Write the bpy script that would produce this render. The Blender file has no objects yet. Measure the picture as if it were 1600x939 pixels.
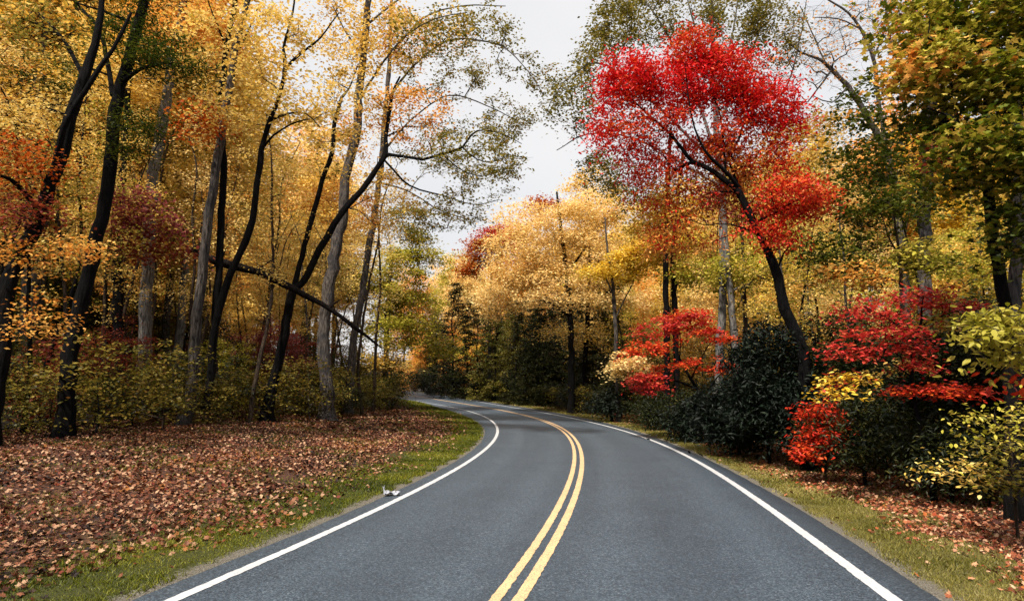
import bpy, math, numpy as np
from mathutils import Vector
RNG = np.random.default_rng(7)
S = bpy.context.scene
COL = S.collection

# ------------------------------------------------------------------ camera, sky, sun, exposure
EYE = 1.8
F = 1050.0
PITCH = math.atan((614 - 469.5) / F)
cam = bpy.data.cameras.new('camera'); cam.lens = F / 1600 * 36; cam.sensor_width = 36
cam.clip_end = 3000; cam.clip_start = 0.05
camo = bpy.data.objects.new('camera', cam); COL.objects.link(camo)
camo.location = (0, 0, EYE); camo.rotation_euler = (math.pi / 2 + PITCH, 0, 0)
S.camera = camo
SUN_EL, SUN_AZ = math.radians(56), math.radians(212)      # azimuth clockwise from +Y (view direction)
w = bpy.data.worlds.new('World'); S.world = w; w.use_nodes = True
nt = w.node_tree; bg = nt.nodes['Background']
sky = nt.nodes.new('ShaderNodeTexSky'); sky.sky_type = 'NISHITA'; sky.sun_disc = False
sky.sun_elevation = SUN_EL; sky.sun_rotation = SUN_AZ; sky.dust_density = 4; sky.air_density = 1.5
mx = nt.nodes.new('ShaderNodeMix'); mx.data_type = 'RGBA'; mx.inputs[0].default_value = 0.93
nt.links.new(sky.outputs[0], mx.inputs[6])
cn = nt.nodes.new('ShaderNodeTexNoise'); cn.inputs['Scale'].default_value = 3.2; cn.inputs['Detail'].default_value = 5      # thin white cloud deck
cc = nt.nodes.new('ShaderNodeTexCoord'); nt.links.new(cc.outputs['Generated'], cn.inputs['Vector'])
cr = nt.nodes.new('ShaderNodeValToRGB'); nt.links.new(cn.outputs[0], cr.inputs[0]); nt.links.new(cr.outputs[0], mx.inputs[7])
cr.color_ramp.elements[0].position = .3; cr.color_ramp.elements[0].color = (4.5, 4.52, 4.66, 1)
cr.color_ramp.elements[1].position = .7; cr.color_ramp.elements[1].color = (5.2, 5.12, 5.06, 1)
nt.links.new(mx.outputs[2], bg.inputs[0]); bg.inputs[1].default_value = 0.10
sl = bpy.data.lights.new('sun', 'SUN'); sl.energy = 4.5; sl.angle = math.radians(4); sl.color = (1, .93, .82)
so = bpy.data.objects.new('sun', sl); COL.objects.link(so)
sd = Vector((math.sin(SUN_AZ) * math.cos(SUN_EL), math.cos(SUN_AZ) * math.cos(SUN_EL), math.sin(SUN_EL)))
so.rotation_euler = sd.to_track_quat('Z', 'Y').to_euler(); so.location = (0, 0, 60)
S.view_settings.view_transform = 'Standard'; S.view_settings.look = 'None'
S.view_settings.exposure = 0.9; S.view_settings.gamma = 1
S.cycles.max_bounces = 5; S.cycles.diffuse_bounces = 2; S.cycles.glossy_bounces = 2; S.cycles.transmission_bounces = 3
S.cycles.use_denoising = True; S.cycles.sample_clamp_indirect = 3

# ------------------------------------------------------------------ helpers
def lin(c):
    return tuple(((x / 255) / 12.92 if x <= 10 else (((x / 255) + .055) / 1.055) ** 2.4) for x in c) + (1,)

def P(px, py, Y):
    dy = F * math.cos(PITCH) - (469.5 - py) * math.sin(PITCH)
    dz = (469.5 - py) * math.cos(PITCH) + F * math.sin(PITCH)
    return np.array([(px - 800) / dy * Y, Y, EYE + dz / dy * Y])

def tag(o, label=None, cat=None, group=None, kind=None):
    if label: o['label'] = label
    if cat: o['category'] = cat
    if group: o['group'] = group
    if kind: o['kind'] = kind
    return o

def empty(name, loc, label, cat, group=None):
    o = bpy.data.objects.new(name, None); COL.objects.link(o); o.location = [float(v) for v in loc]
    o.empty_display_size = .2
    return tag(o, label, cat, group)

def mesh(name, V, faces_list, mats, tint=None, uv=None, smooth=False, attrs=None):
    """faces_list: list of int arrays (n,k)"""
    me = bpy.data.meshes.new(name)
    V = np.asarray(V, np.float32); me.vertices.add(len(V)); me.vertices.foreach_set('co', V.ravel())
    fl = [np.asarray(f, np.int32) for f in faces_list if len(f)]
    li = np.concatenate([f.ravel() for f in fl]); tot = np.concatenate([np.full(len(f), f.shape[1], np.int32) for f in fl])
    st = np.concatenate([[0], np.cumsum(tot)[:-1]]).astype(np.int32)
    me.loops.add(len(li)); me.loops.foreach_set('vertex_index', li)
    me.polygons.add(len(tot)); me.polygons.foreach_set('loop_start', st)
    me.polygons.foreach_set('use_smooth', np.full(len(tot), smooth, bool))
    if tint is not None:
        a = me.attributes.new('tint', 'FLOAT', 'FACE'); a.data.foreach_set('value', np.asarray(tint, np.float32))
    for k, v in (attrs or {}).items():
        a = me.attributes.new(k, 'FLOAT', 'POINT'); a.data.foreach_set('value', np.asarray(v, np.float32))
    if uv is not None:
        l = me.uv_layers.new(name='UVMap'); l.data.foreach_set('uv', np.asarray(uv, np.float32)[li].ravel())
    for m in mats: me.materials.append(m)
    me.update()
    return me

def obj(name, me, parent=None, loc=None):
    o = bpy.data.objects.new(name, me); COL.objects.link(o)
    if parent is not None: o.parent = parent
    if loc is not None: o.location = [float(v) for v in loc]
    return o

# ------------------------------------------------------------------ materials
class M:
    def __init__(s, name):
        s.m = bpy.data.materials.new(name); s.m.use_nodes = True; s.t = s.m.node_tree
        s.b = s.t.nodes['Principled BSDF']; s.out = s.t.nodes['Material Output']
        s.b.inputs['Specular IOR Level'].default_value = .3
    def n(s, ty, **k):
        x = s.t.nodes.new('ShaderNode' + ty)
        for a, v in k.items():
            if a.startswith('i_'): x.inputs[a[2:].replace('_', ' ')].default_value = v
            else: setattr(x, a, v)
        return x
    def l(s, a, b): s.t.links.new(a, b)
    def ramp(s, fac, stops):
        r = s.n('ValToRGB'); e = r.color_ramp.elements
        while len(e) < len(stops): e.new(.5)
        for q, (p, c) in zip(e, stops): q.position = p; q.color = c
        s.l(fac, r.inputs[0]); return r.outputs[0]
    def noise(s, scale, detail=4, rough=.55, vec=None):
        x = s.n('TexNoise'); x.inputs['Scale'].default_value = scale; x.inputs['Detail'].default_value = detail
        x.inputs['Roughness'].default_value = rough
        if vec is not None: s.l(vec, x.inputs['Vector'])
        return x.outputs[0]
    def mix(s, f, a, b, mode='MIX'):
        x = s.n('Mix', data_type='RGBA', blend_type=mode)
        for inp, v in ((x.inputs[0], f), (x.inputs[6], a), (x.inputs[7], b)):
            if isinstance(v, bpy.types.NodeSocket): s.l(v, inp)
            else: inp.default_value = v
        return x.outputs[2]
    def math(s, op, a, b=0, c=0):
        x = s.n('Math', operation=op)
        for inp, v in zip(x.inputs, (a, b, c)):
            if isinstance(v, bpy.types.NodeSocket): s.l(v, inp)
            else: inp.default_value = v
        return x.outputs[0]
    def bump(s, h, strength, dist):
        x = s.n('Bump'); x.inputs['Strength'].default_value = strength; x.inputs['Distance'].default_value = dist
        s.l(h, x.inputs['Height']); s.l(x.outputs[0], s.b.inputs['Normal'])

def leafmat(name, cols, trans=.36, rough=.5, spec=.25, shift=.18, alb=.62):
    m = M(name)
    a = m.n('Attribute', attribute_name='tint'); oi = m.n('ObjectInfo')
    f = m.math('ADD', a.outputs['Fac'], m.math('MULTIPLY', m.math('SUBTRACT', oi.outputs['Random'], .5), shift))
    c = m.ramp(f, [(i / (len(cols) - 1), lin(q)) for i, q in enumerate(cols)])
    c = m.mix(1, c, (alb, alb, alb, 1), 'MULTIPLY')
    m.l(c, m.b.inputs['Base Color']); m.b.inputs['Roughness'].default_value = rough
    m.b.inputs['Specular IOR Level'].default_value = spec
    t = m.n('BsdfTranslucent'); m.l(c, t.inputs[0])
    x = m.n('MixShader'); x.inputs[0].default_value = trans
    m.l(m.b.outputs[0], x.inputs[1]); m.l(t.outputs[0], x.inputs[2]); m.l(x.outputs[0], m.out.inputs[0])
    return m.m

def barkmat(name, dark, light, patch=None, spot=.35):
    m = M(name)
    tc = m.n('TexCoord'); mp = m.n('Mapping'); mp.inputs['Scale'].default_value = (1, 1, .16); m.l(tc.outputs['Object'], mp.inputs[0])
    ridg = m.noise(17, 6, .68, mp.outputs[0]); big = m.noise(2.2, 3, .5, tc.outputs['Object'])
    c = m.ramp(ridg, [(.36, lin(dark)), (.62, lin(light))])
    if patch:
        k = m.ramp(big, [(spot + .1, (0, 0, 0, 1)), (spot + .28, (1, 1, 1, 1))])
        c = m.mix(m.math('MULTIPLY', k, .6), c, lin(patch))
    m.l(c, m.b.inputs['Base Color']); m.b.inputs['Roughness'].default_value = .9; m.b.inputs['Specular IOR Level'].default_value = .08
    m.bump(ridg, 1, .12)
    return m.m

LM = {
 'gold': leafmat('gold leaves', [(150, 108, 28), (218, 172, 66), (238, 200, 98), (246, 220, 140), (228, 186, 92), (198, 184, 82)], alb=.96),
 'cream': leafmat('pale gold leaves', [(196, 150, 66), (238, 200, 116), (248, 222, 156), (242, 206, 136), (230, 176, 108)], alb=.96),
 'yellow': leafmat('yellow leaves', [(176, 140, 20), (238, 190, 48), (250, 212, 76), (246, 220, 116), (210, 190, 70)], alb=.85),
 'amber': leafmat('amber leaves', [(134, 74, 24), (212, 134, 48), (234, 168, 76), (240, 192, 104), (214, 110, 46)], alb=.96),
 'orange': leafmat('orange leaves', [(130, 44, 12), (206, 84, 24), (232, 118, 40), (226, 150, 56), (190, 60, 26)]),
 'rust': leafmat('rust leaves', [(84, 34, 22), (140, 54, 34), (176, 82, 48), (150, 66, 66), (190, 120, 60)]),
 'plum': leafmat('plum pink leaves', [(110, 40, 46), (166, 76, 80), (190, 104, 100), (180, 84, 60)]),
 'olive': leafmat('olive leaves', [(62, 64, 20), (118, 114, 38), (156, 144, 58), (188, 168, 78), (196, 150, 66)]),
 'lime': leafmat('yellow green leaves', [(92, 94, 20), (156, 152, 42), (194, 182, 66), (220, 200, 96), (226, 184, 84)], alb=.85),
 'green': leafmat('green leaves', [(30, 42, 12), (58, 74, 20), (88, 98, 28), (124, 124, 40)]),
 'maple': leafmat('turning maple leaves', [(50, 70, 14), (92, 108, 22), (138, 142, 34), (176, 166, 52), (226, 186, 84), (112, 118, 30)]),
 'lemon': leafmat('lemon yellow leaves', [(130, 128, 26), (186, 176, 56), (214, 200, 86), (196, 170, 60)]),
 'red': leafmat('scarlet leaves', [(130, 8, 14), (196, 14, 26), (232, 28, 36), (224, 44, 28), (232, 84, 34)], alb=.85),
 'redor': leafmat('red orange leaves', [(130, 24, 12), (200, 44, 26), (226, 80, 40), (228, 130, 46)], alb=.85),
 'crimson': leafmat('crimson leaves', [(116, 18, 22), (188, 38, 40), (218, 64, 60), (208, 90, 54), (230, 116, 90)], spec=.4, alb=.85),
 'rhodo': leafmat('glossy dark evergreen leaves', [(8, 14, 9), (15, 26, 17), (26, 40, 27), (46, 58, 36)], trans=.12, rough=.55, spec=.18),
 'hemlock': leafmat('dark conifer needles', [(10, 14, 6), (26, 30, 12), (46, 48, 18), (78, 72, 28)], trans=.15, spec=.1),
 'pine': leafmat('green gold needles', [(50, 56, 16), (92, 92, 28), (128, 116, 40), (150, 124, 46)], trans=.2),
 'brush': leafmat('understory leaves', [(24, 26, 10), (62, 62, 20), (108, 102, 34), (178, 154, 62), (126, 84, 36)]),
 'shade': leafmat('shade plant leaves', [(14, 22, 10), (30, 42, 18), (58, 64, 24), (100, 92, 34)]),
 'litter': leafmat('fallen leaves', [(36, 20, 14), (84, 44, 28), (124, 68, 42), (160, 106, 74), (214, 172, 134), (116, 38, 24), (164, 104, 48)], trans=.08, rough=.7, shift=0),
 'litter2': leafmat('paler fallen leaves', [(72, 30, 18), (138, 68, 40), (184, 106, 68), (218, 156, 114), (240, 196, 156), (160, 52, 28), (204, 130, 58)], trans=.08, rough=.7, shift=0),  # same leaf mix in paler, pinker tones, used on the right verge
 'grassL': leafmat('green grass blades', [(46, 56, 6), (92, 102, 10), (134, 136, 22), (168, 158, 56)], trans=.25, shift=0),
 'grassR': leafmat('dry grass blades', [(78, 80, 24), (128, 122, 44), (168, 154, 78), (196, 178, 112)], trans=.25, shift=0),
}
BK = {
 'dark': barkmat('dark ridged bark', (3, 3, 4), (23, 21, 20), (16, 15, 18)),
 'brown': barkmat('brown bark', (26, 20, 16), (84, 70, 58), (52, 46, 42)),
 'grey': barkmat('grey plated bark', (22, 19, 18), (106, 98, 92), (58, 58, 62)),
 'pale': barkmat('pale grey bark', (44, 40, 38), (136, 132, 128), (82, 84, 84)),
 'char': barkmat('blackened dead wood', (8, 7, 7), (34, 28, 26)),
}

# ------------------------------------------------------------------ road geometry (plan curves x(y))
def curve(pts):
    p = np.array(pts, float); return np.polyfit(p[:, 1], p[:, 0], 6), p[0, 1], p[-1, 1]
PLp = [(-3.2,6.0),(-3.0,6.4),(-2.7,7.5),(-2.6,8.7),(-2.1,11.2),(-1.7,13.7),(-1.3,18.2),(-1.05,24.6),(-1.1,29.0),(-1.7,35.6),(-3.0,42.7),(-4.9,50.5),(-7.2,59.1),(-12.9,74.8)]
Lp = [(-2.9,6.1),(-2.8,6.6),(-2.6,7.2),(-2.5,8.2),(-2.2,9.5),(-1.9,11.3),(-1.6,13.3),(-1.3,15.5),(-1.1,18.1),(-.8,21.6),(-.6,25.9),(-.6,30.0),(-.8,34.2),(-1.4,39.4),(-2.6,46.2),(-4.8,54.9),(-7.5,61.8),(-10.9,70.1),(-13,75.5)]
Cp = [(0.0,6.1),(.2,7.6),(.5,9.4),(1.0,12.0),(1.4,14.9),(1.8,18.2),(2.1,22.5),(2.3,26.5),(2.2,31.9),(1.8,37.7),(.9,43.9),(0,48.0),(-2.0,54.7),(-4.3,61.6),(-7.3,69.8),(-12.5,82)]
Rp = [(3.4,6.3),(3.6,7.3),(3.8,8.7),(4.1,10.9),(4.3,12.2),(4.5,14.3),(4.8,17.0),(5.1,20.2),(5.2,23.8),(5.2,28.1),(4.9,32.5),(4.3,37.2),(3.5,42.3),(2.3,47.8),(.8,53.4),(-1.1,60.0),(-5.1,72.4),(-12.2,88.5)]
PRp = [(3.8,6.3),(4.0,7.4),(4.2,8.5),(4.5,10.2),(4.75,12.6),(5.0,15),(5.3,18.7),(5.6,23.6),(5.62,28),(5.2,34.6),(3.75,44.7),(0.1,59.1),(-5.4,75.9),(-12.5,92)]
CV = {k: curve(v) for k, v in dict(PL=PLp, L=Lp, C=Cp, R=Rp, PR=PRp).items()}
def X(k, Y):
    c, y0, y1 = CV[k]; Y = np.asarray(Y, float); yc = np.clip(Y, y0, y1)
    d = np.polyder(c); s0, s1 = np.polyval(d, y0 + .6), np.polyval(d, y1 - 3)
    s0 = .17; s1 = -.5
    return np.polyval(c, yc) + np.where(Y < y0, (Y - y0) * s0, 0) + np.where(Y > y1, (Y - y1) * s1, 0)
_X = X
def X(k, Y):
    if k == 'PL': return np.minimum(_X('PL', Y), _X('L', Y) - .3)
    if k == 'PR': return np.maximum(_X('PR', Y), _X('R', Y) + .3)
    return _X(k, Y)
def zroad(x, Y):
    y = np.clip(Y, 0, 95); return .0002 * y * y + np.clip(Y - 95, 0, 1e9) * .01 - .015 * np.clip(x, -12, 12)
def sdist(x, Y):
    """>0 outside: distance beyond the pavement edge (left negative side flag)"""
    dl = X('PL', Y) - x; dr = x - X('PR', Y); return dl, dr
def zg(x, Y):
    x = np.asarray(x, float); Y = np.asarray(Y, float)
    dl, dr = sdist(x, Y)
    z = zroad(x, Y)
    z = z + np.where(dl > 0, .05 * np.clip(dl - .2, 0, 9) + .26 * np.clip(dl - 15, 0, 90), 0)
    z = z + np.where(dr > 0, -.035 * np.clip(dr - .5, 0, 8) + .17 * np.clip(dr - 20, 0, 120), 0)
    und = .03 * np.sin(x * 1.3 + 1) * np.sin(Y * .9) + .05 * np.sin(x * .37 + Y * .23)
    amp = np.clip(np.maximum(dl, dr) / 4, 0, 1)
    return z + und * amp

def ymesh():
    return np.concatenate([np.arange(-40, 0, 2.0), np.arange(0, 12, .4), np.arange(12, 40, .8), np.arange(40, 110, 1.5), np.arange(110, 200, 6), np.arange(200, 901, 50)])
def build_ground():
    ys = ymesh()
    dd = np.concatenate([[0, .05, .12, .2, .35], np.arange(.6, 6, .4), np.arange(6, 20, 1), np.arange(20, 60, 4), np.arange(60, 200, 20), np.arange(200, 901, 100)])
    cols = []; dists = []
    for Y in ys:
        xl, xr = float(X('PL', Y)), float(X('PR', Y))
        xs = np.concatenate([(xl - dd)[::-1], [xl + .06, (xl + xr) / 2, xr - .06], xr + dd])
        z = zg(xs, np.full(len(xs), Y)); n = len(dd)
        z[n:n + 3] = zroad(xs[n:n + 3], Y) - .1
        z[:n] += .012 * np.clip(dd[::-1] / .2, 0, 1); z[n + 3:] += .012 * np.clip(dd / .2, 0, 1)
        z[n - 1] -= .015; z[n + 3] -= .015
        cols.append(np.stack([xs, np.full(len(xs), Y), z], 1))
        dists.append(np.concatenate([-dd[::-1], [0, 0, 0], dd]))
    V = np.concatenate(cols); nx = len(cols[0]); ny = len(ys)
    i = (np.arange(ny - 1)[:, None] * nx + np.arange(nx - 1)[None]).ravel()
    Fq = np.stack([i, i + 1, i + 1 + nx, i + nx], 1)
    m = M('forest floor and verge soil')
    a = m.n('Attribute', attribute_name='edge').outputs['Fac']
    geo = m.n('NewGeometry').outputs['Position']
    n1 = m.noise(1.3, 5, .6, geo); n2 = m.noise(22, 5, .65, geo); n3 = m.noise(70, 3, .6, geo)
    litter = m.ramp(n2, [(.3, lin((22, 13, 10))), (.45, lin((57, 33, 22))), (.55, lin((83, 50, 33))), (.7, lin((114, 79, 56)))])
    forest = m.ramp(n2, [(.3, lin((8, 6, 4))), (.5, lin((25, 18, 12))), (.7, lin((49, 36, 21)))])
    grass = m.ramp(n3, [(.3, lin((25, 28, 7))), (.5, lin((53, 57, 13))), (.7, lin((79, 76, 28)))])
    grassr = m.ramp(n3, [(.3, lin((50, 47, 18))), (.5, lin((89, 83, 38))), (.7, lin((121, 110, 69)))])
    gravel = m.ramp(n3, [(.3, lin((53, 48, 41))), (.5, lin((97, 91, 80))), (.7, lin((136, 130, 120)))])
    side = m.math('GREATER_THAN', a, 0)
    ad = m.math('ABSOLUTE', a)
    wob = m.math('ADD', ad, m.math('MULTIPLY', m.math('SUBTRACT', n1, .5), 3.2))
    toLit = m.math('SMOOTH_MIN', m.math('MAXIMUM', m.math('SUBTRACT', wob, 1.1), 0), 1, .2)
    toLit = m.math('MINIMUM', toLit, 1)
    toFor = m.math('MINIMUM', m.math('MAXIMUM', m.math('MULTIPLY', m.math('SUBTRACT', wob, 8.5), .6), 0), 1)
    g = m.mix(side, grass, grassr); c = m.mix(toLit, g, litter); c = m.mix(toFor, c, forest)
    gm = m.math('MINIMUM', m.math('MAXIMUM', m.math('MULTIPLY', m.math('SUBTRACT', .26, m.math('ADD', ad, m.math('MULTIPLY', m.math('SUBTRACT', n2, .5), .5))), 9), 0), 1)
    c = m.mix(gm, c, gravel)
    m.l(c, m.b.inputs['Base Color']); m.b.inputs['Roughness'].default_value = .95
    m.bump(m.math('ADD', n2, m.math('MULTIPLY', n3, .4)), .8, .06)
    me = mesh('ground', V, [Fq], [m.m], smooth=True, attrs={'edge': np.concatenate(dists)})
    tag(obj('ground', me), kind='structure')

def asphalt():
    m = M('asphalt')
    uv = m.n('UVMap', uv_map='UVMap').outputs[0]; geo = m.n('NewGeometry').outputs['Position']
    sp = m.n('SeparateXYZ'); m.l(uv, sp.inputs[0])
    v = m.n('TexVoronoi'); v.inputs['Scale'].default_value = 75; m.l(geo, v.inputs['Vector'])
    vs = m.n('SeparateColor'); m.l(v.outputs['Color'], vs.inputs[0])
    n1 = m.noise(110, 3, .7, geo); n2 = m.noise(.7, 4, .6, geo)
    mp = m.n('Mapping'); mp.inputs['Scale'].default_value = (2.2, .06, 1); m.l(uv, mp.inputs[0])
    n3 = m.noise(1, 4, .6, mp.outputs[0])
    agg = m.math('ADD', m.math('MULTIPLY', vs.outputs[0], .55), m.math('MULTIPLY', n1, .45))
    c = m.ramp(agg, [(.15, lin((16, 22, 29))), (.38, lin((38, 48, 58))), (.6, lin((51, 62, 73))), (.76, lin((72, 83, 93))), (.95, lin((140, 147, 152)))])
    # wheel tracks, polished paler: two per lane
    u = sp.outputs[0]
    tr = m.math('MULTIPLY', m.math('ADD', m.math('SINE', m.math('MULTIPLY', u, 4 * math.pi * 2 / 4)), 1), .5)
    f = m.math('ADD', m.math('MULTIPLY', n2, .5), m.math('MULTIPLY', n3, .5))
    c = m.mix(.75, c, m.ramp(f, [(.3, (.66, .67, .70, 1)), (.5, (1, 1, 1, 1)), (.7, (1.25, 1.22, 1.2, 1))]), 'MULTIPLY')
    wear = m.n('Attribute', attribute_name='wear').outputs['Fac']
    c = m.mix(wear, c, m.mix(1, c, (1.32, 1.30, 1.27, 1), 'MULTIPLY'))
    m.l(c, m.b.inputs['Base Color']); m.b.inputs['Roughness'].default_value = .62
    m.b.inputs['Specular IOR Level'].default_value = .45
    m.bump(m.math('ADD', vs.outputs[0], n1), .5, .006)
    return m.m

def paint(name, col, thin):
    m = M(name); geo = m.n('NewGeometry').outputs['Position']
    n1 = m.noise(60, 4, .7, geo); n2 = m.noise(2.5, 4, .6, geo)
    c = m.mix(m.ramp(n2, [(.35, (0, 0, 0, 1)), (.7, (.5, .5, .5, 1))]), lin(col), lin(tuple(int(x * .82) for x in col)))
    k = m.ramp(n1, [(thin, (1, 1, 1, 1)), (thin + .06, (0, 0, 0, 1))])
    c = m.mix(m.math('MULTIPLY', k, .75), c, lin((70, 76, 84)))
    m.l(c, m.b.inputs['Base Color']); m.b.inputs['Roughness'].default_value = .65
    m.bump(n1, .3, .004); return m.m

def build_road():
    ys = np.concatenate([np.arange(-40, 0, 2.0), np.arange(0, 60, .25), np.arange(60, 110, .5), np.arange(110, 200, 3)])
    V = []; wear = []; uvs = []; nx = 25
    r = np.random.default_rng(3)
    rag = np.convolve(r.normal(0, 1, len(ys) + 4), np.ones(3) / 3, 'same')[:len(ys)] * .022
    rag2 = np.convolve(r.normal(0, 1, len(ys) + 4), np.ones(3) / 3, 'same')[:len(ys)] * .022
    for j, Y in enumerate(ys):
        a, l, c, rr, b = [float(X(k, Y)) for k in ('PL', 'L', 'C', 'R', 'PR')]
        a -= .04 + rag[j]; b += .04 + rag2[j]
        xs = np.concatenate([[a, a], np.linspace(l, c, 11), np.linspace(c, rr, 12)[1:-1], [rr], [b, b]])[:nx + 1]
        u = np.concatenate([[-.1, -.1], np.linspace(0, 1, 11), np.linspace(1, 2, 12)[1:-1], [2], [2.1, 2.1]])[:nx + 1]
        z = zroad(xs, np.full(len(xs), Y)); z[0] -= .1; z[-1] -= .1
        V.append(np.stack([xs, np.full(len(xs), Y), z], 1)); uvs.append(np.stack([u * 3.1, np.full(len(xs), Y)], 1))
        lane = np.mod(u, 1); wr = np.exp(-((lane - .27) / .12) ** 2) + np.exp(-((lane - .75) / .12) ** 2)
        wear.append(np.where((u < 0) | (u > 2), 0, wr * .8))
    k = len(V[0]); V = np.concatenate(V); i = (np.arange(len(ys) - 1)[:, None] * k + np.arange(k - 1)[None]).ravel()
    Fq = np.stack([i, i + 1, i + 1 + k, i + k], 1)
    me = mesh('road', V, [Fq], [asphalt()], uv=np.concatenate(uvs), smooth=True, attrs={'wear': np.concatenate(wear)})
    tag(obj('road', me), kind='structure')
    def line(name, key, off, wd, mat, label=None):
        yy = np.concatenate([np.arange(-20, 0, 1.0), np.arange(0, 30, .06), np.arange(30, 100, .3)])
        sl = np.gradient(X(key, yy), yy); cs = np.sqrt(1 + sl ** 2)
        j1 = r.normal(0, .0035, len(yy)); j2 = r.normal(0, .0035, len(yy))
        xc = X(key, yy)
        x1 = xc + (off - wd / 2) * cs + j1; x2 = xc + (off + wd / 2) * cs + j2
        V = np.concatenate([np.stack([x1, yy, zroad(x1, yy) + .005], 1), np.stack([x2, yy, zroad(x2, yy) + .005], 1)])
        n = len(yy); i = np.arange(n - 1)
        o = obj(name, mesh(name, V, [np.stack([i, i + n, i + n + 1, i + 1], 1)], [mat])); tag(o, kind='structure')
    wm = paint('white road paint', (178, 178, 180), .36); ym = paint('yellow road paint', (206, 170, 126), .41)
    line('white_edge_line', 'L', 0, .115, wm); line('white_edge_line', 'R', 0, .135, wm)
    line('yellow_centre_line', 'C', -.1, .1, ym); line('yellow_centre_line', 'C', .1, .108, ym)

# ------------------------------------------------------------------ leaves
LOBED = np.array([(0, -.1), (.2, .05), (.48, .0), (.34, .28), (.5, .56), (.22, .52), (.0, .95), (-.22, .52), (-.5, .56), (-.34, .28), (-.48, .0), (-.2, .05)])
def leaf_geo(C, size, rng, up=.6, shape='rhomb', droop=.0, aspect=.62, fwd=None):
    """C (n,3) leaf bases; returns V, faces, per-face index of leaf"""
    n = len(C)
    nrm = rng.normal(0, 1, (n, 3)); nrm[:, 2] = np.abs(nrm[:, 2]); nrm /= np.linalg.norm(nrm, axis=1)[:, None]
    nrm = nrm * (1 - up) + np.array([0, 0, up]); nrm /= np.linalg.norm(nrm, axis=1)[:, None]
    d = rng.normal(0, 1, (n, 3)) if fwd is None else fwd + rng.normal(0, .6, (n, 3))
    d[:, 2] -= droop
    d -= nrm * (d * nrm).sum(1)[:, None]; d /= np.linalg.norm(d, axis=1)[:, None] + 1e-9
    s = np.cross(d, nrm)
    sz = size * rng.uniform(.65, 1.25, n)[:, None]
    if shape == 'rhomb':
        tip = C + d * sz - nrm * sz * .12
        mid = C + d * sz * .45 + nrm * sz * .1
        a = mid + s * sz * aspect * .5; b = mid - s * sz * aspect * .5
        a -= nrm * sz * .1; b -= nrm * sz * .1
        V = np.stack([C, a, tip, b], 1).reshape(-1, 3)
        i = np.arange(n)[:, None] * 4
        return V, [i + np.array([0, 1, 2, 3])], np.arange(n)
    if shape == 'oval':
        V = np.stack([C, C + d * sz * .3 + s * sz * .22, C + d * sz * .68 + s * sz * .2 - nrm * sz * .05, C + d * sz - nrm * sz * .16,
                      C + d * sz * .68 - s * sz * .2 - nrm * sz * .05, C + d * sz * .3 - s * sz * .22, ], 1).reshape(-1, 3)
        i = np.arange(n)[:, None] * 6
        return V, [np.concatenate([i + np.array([0, 1, 2, 3]), i + np.array([0, 3, 4, 5])])], np.tile(np.arange(n), 2)
    k = len(LOBED)
    cup = rng.uniform(-.5, .8, n)[:, None]
    pts = [C + d * sz * .3]
    for (a, b) in LOBED:
        rr = a * a + (b - .4) ** 2
        pts.append(C + s * sz * a + d * sz * b + nrm * sz * (cup * rr + rng.normal(0, .04, (n, 1))))
    V = np.stack(pts, 1).reshape(-1, 3); i = np.arange(n)[:, None] * (k + 1)
    # quads fan around the centre: lobes two edges at a time
    fs = [i + np.array([0, 1 + q, 1 + (q + 1) % k, 1 + (q + 2) % k]) for q in range(1, k, 2)]
    return V, [np.concatenate(fs)], np.tile(np.arange(n), k // 2)

def tubes(chains, wob=0, seed=0):
    """chains: list of (pts (n,3), radii (n), sides)"""
    Vs = []; Fs = []; off = 0; rr = np.random.default_rng(seed)
    for pts, rad, k in chains:
        n = len(pts)
        if n < 2: continue
        t = np.gradient(pts, axis=0); t /= np.linalg.norm(t, axis=1)[:, None] + 1e-9
        ref = np.array([0, 1., 0]) if abs(t[:, 2]).mean() > .7 else np.array([0, 0, 1.])
        a = np.cross(t, ref); a /= np.linalg.norm(a, axis=1)[:, None] + 1e-9; b = np.cross(t, a)
        th = np.linspace(0, 2 * math.pi, k, endpoint=False)
        R = np.asarray(rad)[:, None] * np.ones(k)[None]
        if wob and k > 5: R = R * (1 + rr.normal(0, wob, (n, k)) + wob * 1.3 * np.sin(th * 3 + rr.uniform(0, 6))[None])
        V = pts[:, None] + (np.cos(th)[None, :, None] * a[:, None] + np.sin(th)[None, :, None] * b[:, None]) * R[:, :, None]
        Vs.append(V.reshape(-1, 3))
        i = (np.arange(n - 1)[:, None] * k); j = np.arange(k)[None]; j2 = (j + 1) % k
        Fs.append(np.stack([i + j, i + j2, i + j2 + k, i + j + k], 2).reshape(-1, 4) + off); off += n * k
    if not Vs: return np.zeros((0, 3)), np.zeros((0, 4), int)
    return np.concatenate(Vs), np.concatenate(Fs)

def resample(pts, rad, step=.35, jit=.02, rng=RNG):
    pts = np.array(pts, float); rad = np.array(rad, float)
    # Catmull-Rom
    out = []; ro = []
    n = len(pts); E0 = 2 * pts[0] - pts[1]; E1 = 2 * pts[-1] - pts[-2]
    Q = np.vstack([E0, pts, E1])
    for i in range(n - 1):
        p0, p1, p2, p3 = Q[i:i + 4]; m = max(2, int(np.linalg.norm(p2 - p1) / step))
        for t in np.linspace(0, 1, m, endpoint=False):
            out.append(.5 * ((2 * p1) + (-p0 + p2) * t + (2 * p0 - 5 * p1 + 4 * p2 - p3) * t * t + (-p0 + 3 * p1 - 3 * p2 + p3) * t ** 3)); ro.append(rad[i] * (1 - t) + rad[i + 1] * t)
    out.append(pts[-1]); ro.append(rad[-1]); out = np.array(out); ro = np.array(ro)
    if len(out) > 2: out[1:-1] += rng.normal(0, 1, (len(out) - 2, 3)) * ro[1:-1, None] * .12 + rng.normal(0, jit * .3, (len(out) - 2, 3))
    return out, ro

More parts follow.
